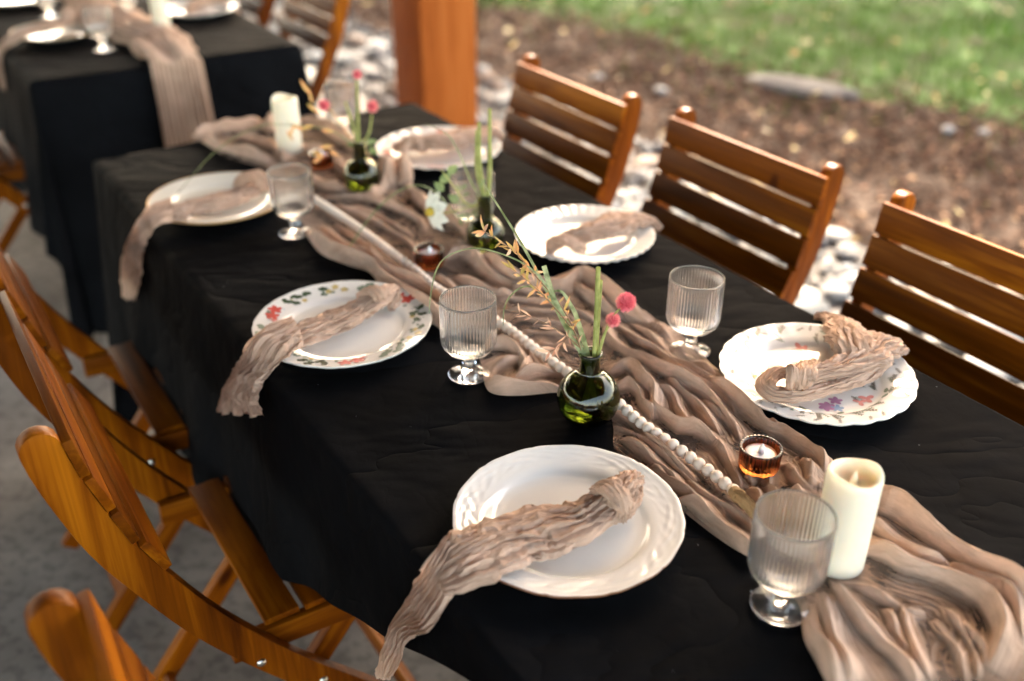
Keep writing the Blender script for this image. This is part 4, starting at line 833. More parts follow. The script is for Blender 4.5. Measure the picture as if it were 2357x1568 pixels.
RIDGE = [  # height mm, half width mm, points
 (26, 15, [(2013, 1128), (2034, 1165), (2071, 1183), (2154, 1240), (2216, 1285), (2298, 1345), (2400, 1430)]),
 (15, 11, [(1990, 1200), (2071, 1251), (2133, 1293), (2190, 1310)]),
 (21, 13, [(1980, 1256), (2034, 1272), (2092, 1305), (2174, 1334), (2240, 1371), (2277, 1404), (2306, 1458), (2298, 1499), (2273, 1545)]),
 (19, 11, [(2187, 1305), (2240, 1338), (2298, 1367), (2335, 1417), (2356, 1490)]),
 (9, 8, [(1926, 1334), (1988, 1355), (2083, 1408), (2133, 1417)]), (14, 9, [(1914, 1334), (1947, 1396), (2009, 1458), (2071, 1520), (2112, 1575)]),
 (17, 10, [(1885, 1362), (1902, 1437), (1926, 1499), (1968, 1575)]), (20, 11, [(1855, 1380), (1862, 1458), (1895, 1510), (1935, 1580)]),
 (10, 7, [(2083, 1408), (2104, 1479), (2112, 1520), (2145, 1569)]), (8, 6, [(2150, 1429), (2187, 1478), (2210, 1520), (2220, 1569)]),
 (10, 6, [(2216, 1437), (2257, 1490), (2265, 1540)]), (9, 6, [(2040, 1400), (2060, 1440), (2090, 1500)]), (8, 5, [(2175, 1400), (2210, 1450), (2240, 1500), (2250, 1560)]),
 (13, 10, [(1560, 1150), (1600, 1165), (1641, 1200), (1683, 1235), (1745, 1285)]), (10, 6, [(1575, 1112), (1596, 1130), (1629, 1150), (1679, 1177), (1720, 1210), (1741, 1232)]),
 (12, 8, [(1500, 1075), (1540, 1110), (1580, 1140), (1620, 1180)]),
 (12, 9, [(1596, 1004), (1637, 1016), (1670, 1057), (1691, 1100), (1703, 1125)]), (10, 8, [(1612, 925), (1658, 962), (1699, 991)]),
 (18, 11, [(1623, 872), (1679, 918), (1720, 951), (1761, 985), (1803, 1000), (1844, 1028), (1882, 1057), (1895, 1090)]),
 (10, 7, [(1665, 892), (1720, 935), (1761, 968), (1790, 990), (1827, 1012)]),
 (12, 9, [(1716, 1110), (1741, 1099), (1761, 1100)]), (14, 8, [(1768, 1120), (1776, 1090), (1790, 1074), (1811, 1078), (1822, 1100), (1845, 1119), (1870, 1125)]),
 (16, 10, [(1848, 1062), (1862, 1086), (1864, 1119)]), (14, 9, [(1715, 1128), (1740, 1150), (1760, 1190)]), (14, 9, [(1760, 1125), (1790, 1160), (1800, 1200)]), (14, 9, [(1820, 1130), (1850, 1160), (1880, 1200)]),
 (26, 17, [(1098, 600), (1130, 615), (1160, 636), (1205, 657), (1247, 660), (1294, 664), (1325, 645), (1344, 641), (1372, 660), (1404, 688), (1451, 722), (1482, 738), (1500, 745)]), (12, 10, [(1500, 745), (1560, 790), (1592, 818), (1633, 858), (1662, 884)]),
 (16, 12, [(1320, 655), (1350, 680), (1385, 705), (1430, 735)]),
 (9, 7, [(1147, 687), (1194, 690), (1238, 700), (1282, 700), (1325, 715), (1372, 737)]), (7, 5, [(1160, 710), (1220, 718), (1280, 722), (1330, 740)]), (7, 4, [(1190, 735), (1250, 742), (1310, 748), (1345, 770)]), (6, 4, [(1200, 765), (1250, 768), (1300, 772)]), (6, 4, [(1240, 790), (1290, 795), (1330, 805)]),
 (17, 9, [(1398, 753), (1401, 784), (1435, 812), (1482, 828), (1532, 856), (1576, 884), (1623, 913), (1657, 950), (1690, 990), (1700, 1010)]),
 (13, 9, [(1419, 747), (1466, 787), (1513, 809), (1560, 853), (1607, 880), (1657, 910), (1700, 950)]),
 (13, 8, [(1451, 745), (1498, 781), (1545, 812), (1592, 850), (1650, 885), (1700, 930), (1740, 965)]),
 (19, 9, [(1404, 859), (1435, 847), (1460, 856), (1482, 884), (1502, 906), (1504, 947), (1530, 966), (1560, 990), (1607, 1000), (1640, 1020)]),
 (14, 8, [(1423, 890), (1448, 888), (1470, 906), (1482, 935), (1507, 969)]), (12, 8, [(1513, 891), (1545, 910), (1557, 947), (1576, 982), (1607, 1007)]),
 (12, 9, [(1540, 870), (1580, 915), (1623, 960), (1655, 1000)]),
 (21, 11, [(1290, 896), (1240, 897), (1190, 901), (1145, 900), (1124, 886), (1134, 850), (1160, 838), (1198, 828)]),
 (17, 9, [(1165, 893), (1194, 880), (1232, 866), (1278, 862), (1320, 868)]), (17, 10, [(1105, 800), (1147, 800), (1178, 805), (1200, 825), (1206, 853), (1190, 875)]),
 (11, 7, [(1213, 790), (1222, 819), (1208, 850)]), (9, 6, [(1240, 815), (1265, 840), (1290, 860)]), (8, 6, [(1150, 770), (1180, 785), (1210, 800)]),
 (17, 10, [(1419, 938), (1451, 963), (1476, 991), (1491, 1013), (1526, 1044), (1560, 1080), (1600, 1110)]),
 (9, 4.5, [(1408, 976), (1435, 992), (1466, 1008), (1498, 1029), (1530, 1060), (1575, 1105), (1620, 1140), (1665, 1180)]),
 (12, 10, [(1430, 1010), (1470, 1040), (1520, 1080), (1560, 1120)]),
 (24, 14, [(705, 525), (730, 562), (768, 588), (819, 602), (855, 617), (880, 645), (930, 680), (970, 706), (1005, 735), (1040, 765)]),
 (20, 12, [(734, 522), (755, 556), (802, 579), (853, 592), (880, 625), (931, 648), (985, 668), (1015, 695), (1050, 725)]),
 (14, 9, [(829, 559), (870, 600), (911, 623), (972, 650), (1022, 680), (1060, 715)]), (11, 7, [(770, 520), (810, 545), (850, 565)]),
 (14, 9, [(745, 455), (784, 455), (847, 460), (902, 478), (956, 504), (976, 532)]), (10, 7, [(751, 469), (806, 485), (861, 510), (915, 543), (956, 573)]), (9, 6, [(800, 475), (850, 490), (900, 515), (945, 545)]),
 (42, 24, [(888, 428), (912, 402), (928, 405), (934, 425)]), (22, 14, [(855, 455), (875, 440), (890, 420)]),
 (26, 16, [(951, 444), (978, 477), (1011, 499), (1052, 513), (1080, 532), (1086, 556), (1060, 570), (1030, 560)]),
 (20, 13, [(1000, 570), (1022, 592), (1056, 585), (1090, 600), (1124, 634), (1175, 660), (1228, 675)]),
 (15, 10, [(1040, 640), (1080, 655), (1130, 672), (1180, 680)]), (12, 9, [(1000, 640), (1040, 665), (1075, 690)]),
 (30, 16, [(447, 312), (490, 302), (545, 297), (590, 285), (615, 262)]), (22, 14, [(470, 325), (520, 345), (575, 362), (615, 372)]), (20, 13, [(560, 320), (600, 330), (640, 345), (650, 372)]),
 (24, 15, [(695, 280), (745, 292), (790, 325), (830, 362)]), (20, 13, [(680, 330), (740, 356), (790, 395), (815, 420)]), (20, 13, [(650, 395), (700, 410), (745, 430), (800, 440)]), (26, 14, [(625, 300), (632, 270), (655, 258)]),
 (20, 14, [(870, 385), (900, 385), (935, 395)]),
]
def seg_dist(X, Y, P):
    best = np.full(X.shape, 9.0); side = np.zeros(X.shape); tt = np.zeros(X.shape); L = np.r_[0, np.cumsum(np.linalg.norm(np.diff(P, axis=0), axis=1))]
    for i in range(len(P) - 1):
        a, b = P[i], P[i + 1]; d = b - a; l2 = d @ d + 1e-12; t = np.clip(((X - a[0]) * d[0] + (Y - a[1]) * d[1]) / l2, 0, 1)
        dx = X - a[0] - t * d[0]; dy = Y - a[1] - t * d[1]; r = np.hypot(dx, dy); k = r < best
        best = np.where(k, r, best); side = np.where(k, np.sign(d[0] * dy - d[1] * dx), side); tt = np.where(k, (L[i] + t * math.sqrt(l2)) / L[-1], tt)
    return best, side, tt
def runner_height(SS, NN):
    Z = np.zeros(SS.shape); B = np.full(SS.shape, 1e-5); D_ = NN * 1.0; TT = SS * 1.0; KK = np.zeros(SS.shape)
    wx = SS + .005 * vnoise(SS * 12, NN * 12, 31); wy = NN + .005 * vnoise(SS * 12, NN * 12, 32)
    for k, (h, w, pts) in enumerate(RIDGE):
        P = np.array([sn(at(x, y, T + .008)) for x, y in pts]); P3 = smooth_path(np.c_[P, np.zeros(len(P))], 4 * len(P))[:, :2]
        m = (wx > P3[:, 0].min() - .09) & (wx < P3[:, 0].max() + .09) & (wy > P3[:, 1].min() - .09) & (wy < P3[:, 1].max() + .09)
        if not m.any(): continue
        d, s_, t_ = seg_dist(wx[m], wy[m], P3); w_ = w * .001; ends = np.clip(np.minimum(t_, 1 - t_) / .14, 0, 1) ** .6 * .8 + .2
        hh = h * .00112 * ends * (1 + .25 * np.sin(t_ * 9 + k)); soft = s_ > 0
        z = np.where(soft, hh * np.exp(-(d / (w_ * 1.25)) ** 1.25), hh * np.exp(-(d / (w_ * .50)) ** 1.8))
        Zm = Z[m]; Z[m] = np.maximum(Zm, z) + .22 * np.minimum(Zm, z)
        inf = h * np.exp(-d / (w_ * 2.2)); Bm = B[m]; g = inf > Bm; Bm[g] = inf[g]; B[m] = Bm
        X = D_[m]; X[g] = (d * s_)[g]; D_[m] = X; X = TT[m]; X[g] = t_[g] * len(P3) * .12; TT[m] = X; X = KK[m]; X[g] = k; KK[m] = X
    ph = D_ / .0085 + .9 * vnoise(SS * 9, NN * 9, 41) + .5 * vnoise(SS * 26, NN * 26, 42) + KK * .37
    am = np.clip(.75 + 1.3 * vnoise(SS * 11, NN * 11, 43), .08, 1.7)
    st = (1 - np.abs(np.sin(math.pi * ph))); ph2 = D_ / .0039 + .8 * vnoise(SS * 16, NN * 16, 44) + KK * .21
    Z = Z + .0022 * am * st ** 1.4 + .0009 * (1 - np.abs(np.sin(math.pi * ph2))) * np.clip(.8 + 1.5 * vnoise(SS * 17, NN * 17, 45), 0, 1.5)
    return Z, D_ + KK * .31
GPX = [(690, 440), (735, 466), (790, 500), (850, 543), (905, 585), (955, 620), (1010, 668), (1080, 705), (1150, 742), (1200, 779), (1255, 822), (1310, 858), (1365, 893), (1423, 929), (1470, 968), (1510, 998), (1553, 1028), (1597, 1058), (1640, 1090), (1688, 1130)]
def garland_pts(): return [at(x, y, T + .016) for x, y in GPX]
def runner():
    L = np.array([sn(at(x, y, T + .004)) for x, y in LEFT]); R = np.array([sn(at(x, y, T + .004)) for x, y in RIGHT])
    def mono(P):
        s = P[:, 0].copy(); return s
    m, q = 1500, 360
    # match points along both outlines by progress in s, keeping their own bays and lobes
    def res(P, m):
        Q = smooth_path(np.c_[P, np.zeros(len(P))], 1500)[:, :2]; key = np.maximum.accumulate(Q[:, 0] + np.linspace(0, 1e-4, len(Q))); return Q, key
    QL, kL = res(L, m); QR, kR = res(R, m)
    ss = np.linspace(max(kL[0], kR[0]), min(kL[-1], kR[-1]), m)
    lp = np.stack([np.interp(ss, kL, QL[:, 0]), np.interp(ss, kL, QL[:, 1])], -1); rp = np.stack([np.interp(ss, kR, QR[:, 0]), np.interp(ss, kR, QR[:, 1])], -1)
    k = np.hanning(9); k /= k.sum(); sm = lambda a: np.convolve(np.pad(a, 4, 'edge'), k, 'valid')
    lp = np.stack([sm(lp[:, 0]), sm(lp[:, 1])], -1); rp = np.stack([sm(rp[:, 0]), sm(rp[:, 1])], -1)
    v = np.linspace(0, 1, q)[None, :, None]; G = lp[:, None] * (1 - v) + rp[:, None] * v; SS, NN = G[..., 0], G[..., 1]
    Z, FLW = runner_height(SS, NN)
    vv = np.broadcast_to(v[..., 0], SS.shape)
    Z = Z + .0007 * vnoise(SS * 90, NN * 90, 17, 2)
    low = np.clip((.0075 - Z) / .0060, 0, 1)
    GP = np.array([sn(p) for p in garland_pts()]); d, _, _ = seg_dist(SS, NN, GP); Z = Z * (1 - .75 * np.exp(-(d / .011) ** 2))
    for (x, y, rad) in ((1352, 968, .028), (1745, 1078, .026), (989, 612, .026), (742, 384, .026), (1924, 1300, .030), (668, 350, .030), (835, 440, .028), (1118, 575, .028), (1793, 1400, .034), (1081, 866, .034), (1587, 812, .036), (682, 541, .034)):
        c = sn(at(x, y, T)); d = np.hypot(SS - c[0], NN - c[1]); Z = Z * np.clip((d - rad * .8) / (rad * .9), 0.0, 1)
    edge = np.clip(np.minimum(vv, 1 - vv) / .02, 0, 1); ends = np.clip((SS - SS.min()) / .02, 0, 1)
    Z = T + .0035 + Z * (edge ** .5) * ends + .0005
    Xw = A0[0] + U[0] * SS + N[0] * NN; Yw = A0[1] + U[1] * SS + N[1] * NN
    P = np.stack([Xw, Yw, Z], -1)
    # close the rim down to the cloth so the folds read as thick fabric
    me = mesh('table_runner', P, grid_faces(m, q), 'gauze'); a = me.attributes.new('sheer', 'FLOAT', 'POINT'); a.data.foreach_set('value', (.85 * low).astype(np.float32).ravel())
    flow_attr(me, np.stack([FLW, SS + .15 * NN, 0 * SS], -1))
    o = link('table_runner', me)
    tag(o, 'dusty brown gauze runner bunched along the middle of the nearer black table', 'table runner', 'gauze table runners')
runner()

# ------------------------------------------------------------------ pleated bundles (napkins, hanging runner)
def bundle(pts, W, H, seed=1, ring=120, n=220, pleat=9, depth=.35, lay=None, twist=0.0, side=None):
    """pts: world centre line of the top of the cloth; W half width, H half thickness along it"""
    pleat = int(pleat * 1.5); H = [q * .82 for q in H]; depth *= .95
    P = smooth_path(pts, n); t = np.linspace(0, 1, n); w = np.interp(t, np.linspace(0, 1, len(W)), W); h = np.interp(t, np.linspace(0, 1, len(H)), H)
    Tn = np.gradient(P, axis=0); Tn /= np.linalg.norm(Tn, axis=1)[:, None]
    up = np.array([0, 0, 1.0]) if lay is None else np.array(lay)
    V = np.zeros((n, ring, 3)); th = np.linspace(0, 2 * np.pi, ring, endpoint=False)[None]; 
    sd = np.zeros((n, 3)); nr = np.zeros((n, 3)); prev = None
    for i in range(n):
        s_ = np.cross(Tn[i], up) if side is None else np.array(side) - Tn[i] * (Tn[i] @ np.array(side))
        if np.linalg.norm(s_) < .25 and prev is not None: s_ = prev
        s_ /= np.linalg.norm(s_) + 1e-9
        if prev is not None: s_ = prev * .85 + s_ * .15; s_ -= Tn[i] * (s_ @ Tn[i]); s_ /= np.linalg.norm(s_)
        prev = s_; sd[i] = s_; nr[i] = np.cross(s_, Tn[i])
    u = t[:, None]; off = vnoise(u * 4 + seed, th * 1.2, seed, 3) * 2.2 + vnoise(u * 11 + seed, th * 3, seed + 5, 2) * .9
    a = np.abs(np.sin(th * pleat / 2 + off * 1.6 + twist * u)); b = np.abs(np.sin(th * pleat * 1.15 + 3 + off * 2.6 - twist * u)); c = np.abs(np.sin(th * pleat * 2.3 + 1 + off * 4))
    r = 1 - depth * (1 - a ** .8) - depth * .45 * (1 - b ** .8) - depth * .16 * (1 - c)
    wob = 1 + .30 * vnoise(u * 13 + 3, np.cos(th) * 1.5 + 4, seed + 2, 3)
    x = np.cos(th) * w[:, None] * r * wob; y = np.sin(th) * h[:, None] * (r * (1.05 + .3 * vnoise(u * 6, th * 2, seed + 9)))
    y = np.where(y < 0, y * .45, y)
    L_ = u * np.linalg.norm(np.diff(P, axis=0), axis=1).sum()
    cr = 1 - np.abs(vnoise(L_ * 42, th * 2.4 + seed, seed + 3, 3)) * 2.2; cr2 = vnoise(L_ * 75, th * 5, seed + 4, 2)
    y = y + np.sign(np.sin(th)) * (.0034 * cr + .0014 * cr2) * np.abs(np.sin(th)) ** .4; x = x + np.cos(th) * .0022 * vnoise(L_ * 60, th * 2, seed + 6, 2)
    V = P[:, None] + sd[:, None] * x[..., None] + nr[:, None] * y[..., None]
    Vf = V.reshape(-1, 3); F = grid_faces(n, ring, True)
    fl = np.stack([np.broadcast_to((np.abs(np.sin(th / 2)) * 2.2 * w.max() + seed), (n, ring)) , np.broadcast_to(L_ + .3 * seed, (n, ring)), np.zeros((n, ring))], -1)
    return Vf, F, fl.reshape(-1, 3)
def drape(Lp, Rp, ns, seed, q=110, m=110, pl=11, amp=.006):
    ns = np.array(ns, float); pick = lambda x, y, n_: atn(x, y, n_) if n_ < 0 else at(x, y, T + n_); A = np.array([pick(x, y, n_) for (x, y), n_ in zip(Lp, ns)]); B = np.array([pick(x, y, n_) for (x, y), n_ in zip(Rp, ns)])
    A = smooth_path(A, m); B = smooth_path(B, m); x = np.linspace(0, 1, q)[None, :]; v = np.linspace(0, 1, m)[:, None]
    P = A[:, None] * (1 - x[..., None]) + B[:, None] * x[..., None]
    ph = x * pl + .9 * vnoise(v * 3, x * 3, seed) + .5 * vnoise(v * 8, x * 6, seed + 1); r = 1 - np.abs(np.sin(math.pi * ph)); r2 = 1 - np.abs(np.sin(math.pi * (ph * 2.7 + vnoise(v * 6, x * 9, seed + 3))))
    off = amp * (r ** .9 + .35 * r2) * (1 + .8 * vnoise(v * 4, x * 4, seed + 2)) + amp * 1.2 * vnoise(v * 5, x * 2.5, seed + 4) + .006 * np.sin(math.pi * x)
    nrm = np.cross(B[:, :] - A[:, :], np.gradient(A, axis=0)); nrm /= np.linalg.norm(nrm, axis=1)[:, None] + 1e-9; sg = np.sign(nrm @ np.array([-N[0], -N[1], .6])); nrm = nrm * np.where(sg == 0, 1, sg)[:, None]
    P = P + nrm[:, None] * off[..., None]; P[-1, :, 2] += .004 * np.sin(x[0] * 23 + seed); P[-2, :, 2] += .002 * np.sin(x[0] * 23 + seed)
    fl = np.stack([x * np.linalg.norm(B - A, axis=1).mean() * 1.6 + 0 * v + seed, v * .25 + 0 * x, 0 * v * x], -1)
    return P.reshape(-1, 3), grid_faces(m, q), fl.reshape(-1, 3)
NAP = 0
def napkin(parts, label, me_name='napkin', knot=None):
    V, F, A = joinf(parts[:1]); c = V.mean(0)
    o = thing('napkin', tuple(c), 0, label, 'napkin', 'brown gauze napkins knotted on the plates')
    link('draped_cloth', flow_attr(mesh('draped_cloth', V - c, F, 'gauze'), A), o)
    if len(parts) > 1: V, F, A = joinf(parts[1:]); link('knot', flow_attr(mesh('knot', V - c, F, 'gauze'), A), o)
    return o
P_ = lambda x, y, z: at(x, y, T + z)
DK = P_(1452, 1100, 0) - P_(1330, 1180, 0); DK /= np.linalg.norm(DK); DC = P_(1930, 845, 0) - P_(1800, 880, 0); DC /= np.linalg.norm(DC)
# front napkin on the embossed plate
nA = bundle([P_(1452, 1112, .030), P_(1405, 1150, .032), P_(1330, 1200, .028), P_(1230, 1228, .026), P_(1130, 1262, .030), P_(1060, 1296, .030), P_(1012, 1328, .016)],
            [.012, .020, .032, .043, .046, .040, .026], [.010, .013, .015, .016, .014, .012, .006], 3, 170, 300, 10, .36)
dA = drape([(1085, 1215), (1020, 1250), (985, 1300), (950, 1375), (912, 1440), (884, 1505), (884, 1552)], [(1140, 1312), (1090, 1325), (1058, 1350), (1026, 1408), (1000, 1452), (940, 1480), (912, 1556)], [.030, .031, .020, -.014, -.026, -.034, -.036], 4, 120, 150, 9, .006)
kA = bundle([P_(1368, 1140, .022), P_(1378, 1120, .046), P_(1400, 1116, .060), P_(1425, 1138, .058), P_(1440, 1170, .044), P_(1440, 1195, .022)], [.010, .013, .015, .015, .013, .008], [.004, .0065, .007, .007, .006, .004], 12, 110, 160, 9, .42, side=DK, twist=5)
kA2 = bundle([P_(1400, 1168, .036), P_(1420, 1140, .046), P_(1445, 1112, .046), P_(1462, 1100, .034)], [.010, .014, .016, .012], [.010, .013, .012, .008], 14, 80, 100, 8, .34)
kA3 = bundle([P_(1380, 1190, .026), P_(1430, 1175, .030), P_(1458, 1140, .028), P_(1460, 1108, .030)], [.014, .013, .012, .008], [.010, .010, .010, .006], 15, 80, 100, 7, .3)
nA = joinf([nA, dA])
napkin([nA, kA, kA2, kA3], 'knotted brown napkin on the plain embossed plate, tail falling over the front left edge')
# napkin on the wreath plate
nB = bundle([P_(905, 672, .028), P_(870, 692, .034), P_(820, 720, .030), P_(760, 748, .028), P_(700, 770, .028), P_(655, 790, .024), P_(630, 806, .014)],
            [.008, .018, .026, .031, .031, .029, .022], [.008, .012, .014, .014, .013, .011, .006], 21, 150, 260, 8, .36)
dB = drape([(672, 742), (618, 768), (575, 800), (545, 850), (524, 900), (512, 945)], [(700, 800), (664, 822), (640, 846), (612, 880), (604, 920), (612, 958)], [.028, .030, .016, -.018, -.030, -.036], 24, 120, 130, 8, .008)
kB = bundle([P_(832, 692, .020), P_(838, 674, .044), P_(856, 666, .056), P_(874, 680, .050), P_(882, 704, .024)], [.008, .012, .014, .012, .008], [.004, .006, .0065, .006, .004], 22, 100, 130, 9, .42, side=DK, twist=5)
kB2 = bundle([P_(870, 690, .040), P_(888, 672, .042), P_(905, 668, .034), P_(908, 690, .022), P_(900, 712, .016)], [.010, .014, .014, .012, .006], [.010, .010, .009, .008, .005], 23, 80, 110, 7, .32)
napkin([joinf([nB, dB]), kB, kB2], 'brown napkin on the leaf-wreath plate, its wide tail hanging off the table edge')
# napkin on the wild-flower plate
nC = bundle([P_(1840, 872, .034), P_(1875, 862, .036), P_(1930, 848, .034), P_(1985, 822, .036), P_(2025, 795, .034), P_(2058, 790, .022)], [.014, .015, .024, .036, .040, .026], [.012, .013, .015, .017, .016, .008], 31, 150, 220, 10, .34)
nC1 = bundle([P_(1975, 830, .038), P_(1962, 795, .046), P_(1945, 765, .040), P_(1925, 742, .022), P_(1900, 730, .010), P_(1880, 728, .004)], [.030, .036, .032, .024, .016, .006], [.012, .014, .014, .012, .009, .005], 36, 130, 180, 9, .36)
nC2 = bundle([P_(1840, 862, .030), P_(1785, 862, .034), P_(1764, 890, .032), P_(1790, 910, .026), P_(1850, 908, .022), P_(1930, 890, .022), P_(2000, 862, .024), P_(2045, 830, .022)], [.008, .012, .0135, .013, .012, .012, .011, .009], [.008, .010, .011, .010, .009, .009, .008, .007], 32, 110, 220, 8, .34)
kC = bundle([P_(1850, 898, .018), P_(1840, 884, .044), P_(1842, 862, .058), P_(1852, 846, .052), P_(1862, 836, .026)], [.014, .019, .020, .019, .014], [.004, .0055, .006, .0055, .004], 33, 110, 150, 10, .42, side=DC)
napkin([joinf([nC, nC1, nC2]), kC], 'brown napkin tied in a loop on the fluted wild-flower plate, fanned towards the chair')
# napkin on the gold-rimmed plate
nD = bundle([P_(600, 432, .026), P_(560, 448, .030), P_(500, 468, .032), P_(440, 482, .030), P_(385, 496, .026), P_(358, 508, .014)],
            [.014, .028, .034, .036, .034, .026], [.010, .014, .015, .015, .012, .007], 41, 120, 240, 8, .36)
dD = drape([(395, 462), (345, 482), (312, 520), (292, 570), (285, 620), (298, 684)], [(400, 515), (368, 528), (345, 552), (330, 590), (328, 635), (312, 690)], [.028, .028, .010, -.020, -.030, -.036], 44, 90, 110, 6, .007)
kD = bundle([P_(545, 432, .034), P_(562, 408, .058), P_(585, 404, .060), P_(603, 420, .044), P_(610, 440, .026)], [.010, .018, .020, .018, .010], [.008, .013, .014, .012, .007], 42, 80, 100, 6, .3, side=DK)
napkin([joinf([nD, dD]), kD], 'brown napkin on the gold-rimmed cream plate, tail hanging at the table corner')
# napkin on the gadroon plate
nE = bundle([P_(1262, 585, .018), P_(1285, 560, .026), P_(1335, 545, .032), P_(1390, 528, .036), P_(1445, 510, .034), P_(1495, 508, .026), P_(1520, 528, .010)], [.006, .016, .026, .036, .040, .024, .006], [.008, .014, .017, .018, .016, .011, .005], 51, 120, 200, 9, .42)
kE = bundle([P_(1262, 578, .020), P_(1272, 555, .040), P_(1300, 550, .046), P_(1330, 565, .036), P_(1345, 578, .022)], [.008, .012, .014, .014, .008], [.006, .010, .011, .010, .007], 52, 80, 100, 6, .34, side=DK)
napkin([nE, kE], 'crumpled brown napkin across the ribbed gadroon plate')
# napkin on the pink-flowered plate
nF = bundle([P_(905, 345, .026), P_(940, 335, .032), P_(990, 330, .036), P_(1040, 325, .036), P_(1090, 312, .034), P_(1130, 305, .028), P_(1155, 318, .012)], [.014, .030, .036, .040, .044, .036, .010], [.010, .014, .018, .018, .016, .012, .006], 61, 100, 180, 12, .45)
kF = bundle([P_(925, 352, .028), P_(940, 325, .048), P_(965, 322, .048), P_(975, 350, .028)], [.010, .014, .014, .010], [.008, .011, .011, .008], 62, 60, 80, 6, .34, side=DK)
napkin([nF, kF], 'crumpled brown napkin over the pink-flowered plate beside the post')
g1 = lambda s, n, z=.02: tp(s, n, T + z)
nG = bundle([g1(-1.28, .22), g1(-1.22, .16, .03), g1(-1.18, .10, .03), g1(-1.15, .03, .02), g1(-1.14, -.02, -.02), g1(-1.14, -.03, -.12)], [.016, .034, .036, .030, .022, .008], [.01, .015, .015, .012, .01, .006], 71, 80, 120, 8, .36)
kG = bundle([g1(-1.25, .20, .03), g1(-1.28, .225, .055), g1(-1.31, .23, .03)], [.014, .02, .012], [.01, .014, .01], 72, 60, 60, 6, .3, side=DK)
napkin([nG, kG], 'brown napkin on the left front plate of the far table')
nH = bundle([g1(-1.22, .58), g1(-1.27, .62, .03), g1(-1.32, .67, .03), g1(-1.34, .74, .02), g1(-1.33, .78, -.02), g1(-1.32, .79, -.08)], [.016, .034, .036, .030, .022, .008], [.01, .015, .015, .012, .01, .006], 73, 80, 120, 8, .36)
napkin([nH], 'brown napkin hanging past the right edge of the far table')

# far runner: bunched on the table, falling over its end
farP = [g1(-2.3, .42, .01), g1(-2.0, .36, .012), g1(-1.7, .40, .014), g1(-1.4, .33, .014), g1(-1.15, .36, .014), g1(-.95, .40, .014), g1(-.84, .385, .014), g1(-.775, .38, .008)]
v_, f_, _f = bundle(farP, [.09, .12, .11, .12, .12, .10, .08], [.02, .03, .028, .03, .028, .026, .024], 81, 120, 260, 12, .36)
def hang(n0, n1, seed, zlo):
    m, q = 60, 120; z = np.linspace(0, 1, m)[:, None]; x = np.linspace(0, 1, q)[None]; 
    wid = n0 + (n1 - n0) * x; ph = x * 34 + 2 * vnoise(z * 1.2, x * 5, seed); d = (1 - np.abs(np.sin(ph))) * .016 * np.clip(z * 3, .3, 1)
    s_ = -.87 + np.clip(z * 9, 0, 1) * .185 + z * .03 + d; zz = T + .032 + .008 * np.sin(x * 11) - np.clip(z - .105, 0, 1) * zlo / .9 - np.clip(z / .1, 0, 1) ** 2 * .016
    nn_ = wid + (x - .5) * .03 * z + 0 * z; X = A0[0] + U[0] * s_ + N[0] * nn_; Y = A0[1] + U[1] * s_ + N[1] * nn_; return np.stack([X, Y, zz + 0 * x], -1).reshape(-1, 3), grid_faces(m, q)
V, F = join([(v_, f_), hang(.305, .445, 91, .48)])
o = link('table_runner', mesh('table_runner', V, F, 'gauze')); tag(o, 'dusty brown gauze runner on the far table, its end falling down the black cloth', 'table runner', 'gauze table runners')

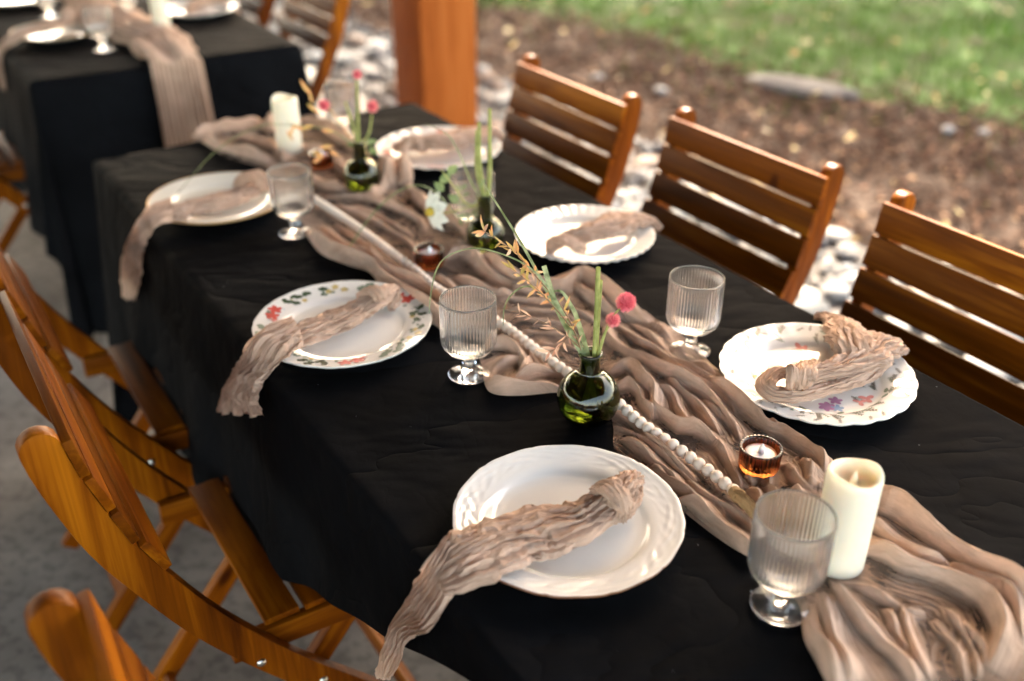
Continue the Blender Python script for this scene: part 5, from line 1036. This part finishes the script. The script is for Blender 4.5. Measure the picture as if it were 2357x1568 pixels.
# bead garland
gp = [p + np.array([0, 0, .0008 * math.sin(k * 2.1)]) for k, p in enumerate(garland_pts())]
G = smooth_path(gp, 800); dl = np.r_[0, np.cumsum(np.linalg.norm(np.diff(G, axis=0), axis=1))]; D = .0152
gl = thing('bead_garland', tuple(G[-1]), 0, 'pale wooden bead garland with a jute tassel lying along the gauze runner', 'garland')
V, F = lathe_pts([(D * .505 * math.sin(a), -D * .5 * math.cos(a)) for a in np.linspace(.12, math.pi - .12, 13)], 20); bme = mesh('bead', V, F, 'bead_wood')
k = dl[-1]; cnt = 0
while k > 0:
    p = np.array([np.interp(k, dl, G[:, i]) for i in range(3)]); q = np.array([np.interp(k - .004, dl, G[:, i]) for i in range(3)]); dvec = Vector(tuple(p - q))
    b_ = link('bead', bme, gl, p - G[-1]); b_.rotation_euler = dvec.to_track_quat('Z', 'Y').to_euler(); k -= D * .985; cnt += 1
V, F = tube(G[::8] - G[-1], .0014, 6); link('string', mesh('string', V, F, 'jute'), gl)
tpz = [P_(1688, 1130, .020), P_(1700, 1143, .021), P_(1718, 1160, .021), P_(1742, 1184, .016), P_(1775, 1215, .010)]
V, F, _f = bundle(tpz, [.0048, .0072, .0076, .0088, .011], [.0048, .0072, .0074, .008, .007], 95, 120, 90, 34, .22); link('tassel', mesh('tassel', V - G[-1], F, 'jute'), gl)
wr = []
for j in range(6):
    c = tpz[0] * (1 - j * .09) + tpz[2] * (j * .09); ax = (tpz[2] - tpz[0]); ax /= np.linalg.norm(ax); a_ = np.cross(ax, [0, 0, 1]); a_ /= np.linalg.norm(a_); b2_ = np.cross(ax, a_)
    ring = [c + (a_ * math.cos(t) + b2_ * math.sin(t)) * (.0062 + .0004 * j) for t in np.linspace(0, 2 * math.pi, 16)]; wr.append(tube(ring, .0009, 5))
V, F = join(wr); link('tassel_binding', mesh('tassel_binding', V - G[-1], F, 'jute'), gl)


# lint specks on the nearer black cloth
rs = random.Random(77); V = []; F = []
for k in range(70):
    p = tp(rs.uniform(.5, 1.9), rs.uniform(.02, .74), T + .0052); a = rs.random() * 6.28; L = rs.uniform(.0003, .0014); w = rs.uniform(.00012, .0002); d = np.array([math.cos(a), math.sin(a), 0]); e = np.array([-d[1], d[0], 0]); k0 = len(V)
    V += [p - d * L - e * w, p + d * L - e * w, p + d * L * .8 + e * w + [0, 0, .0004], p - d * L + e * w]; F.append((k0, k0 + 1, k0 + 2, k0 + 3))
c = tp(1.2, .38, T); o = link('lint', mesh('lint', np.array(V) - c, F, 'lint_white', False), None, c); tag(o, 'tiny pale lint specks scattered on the nearer black tablecloth', 'lint', None, 'stuff')
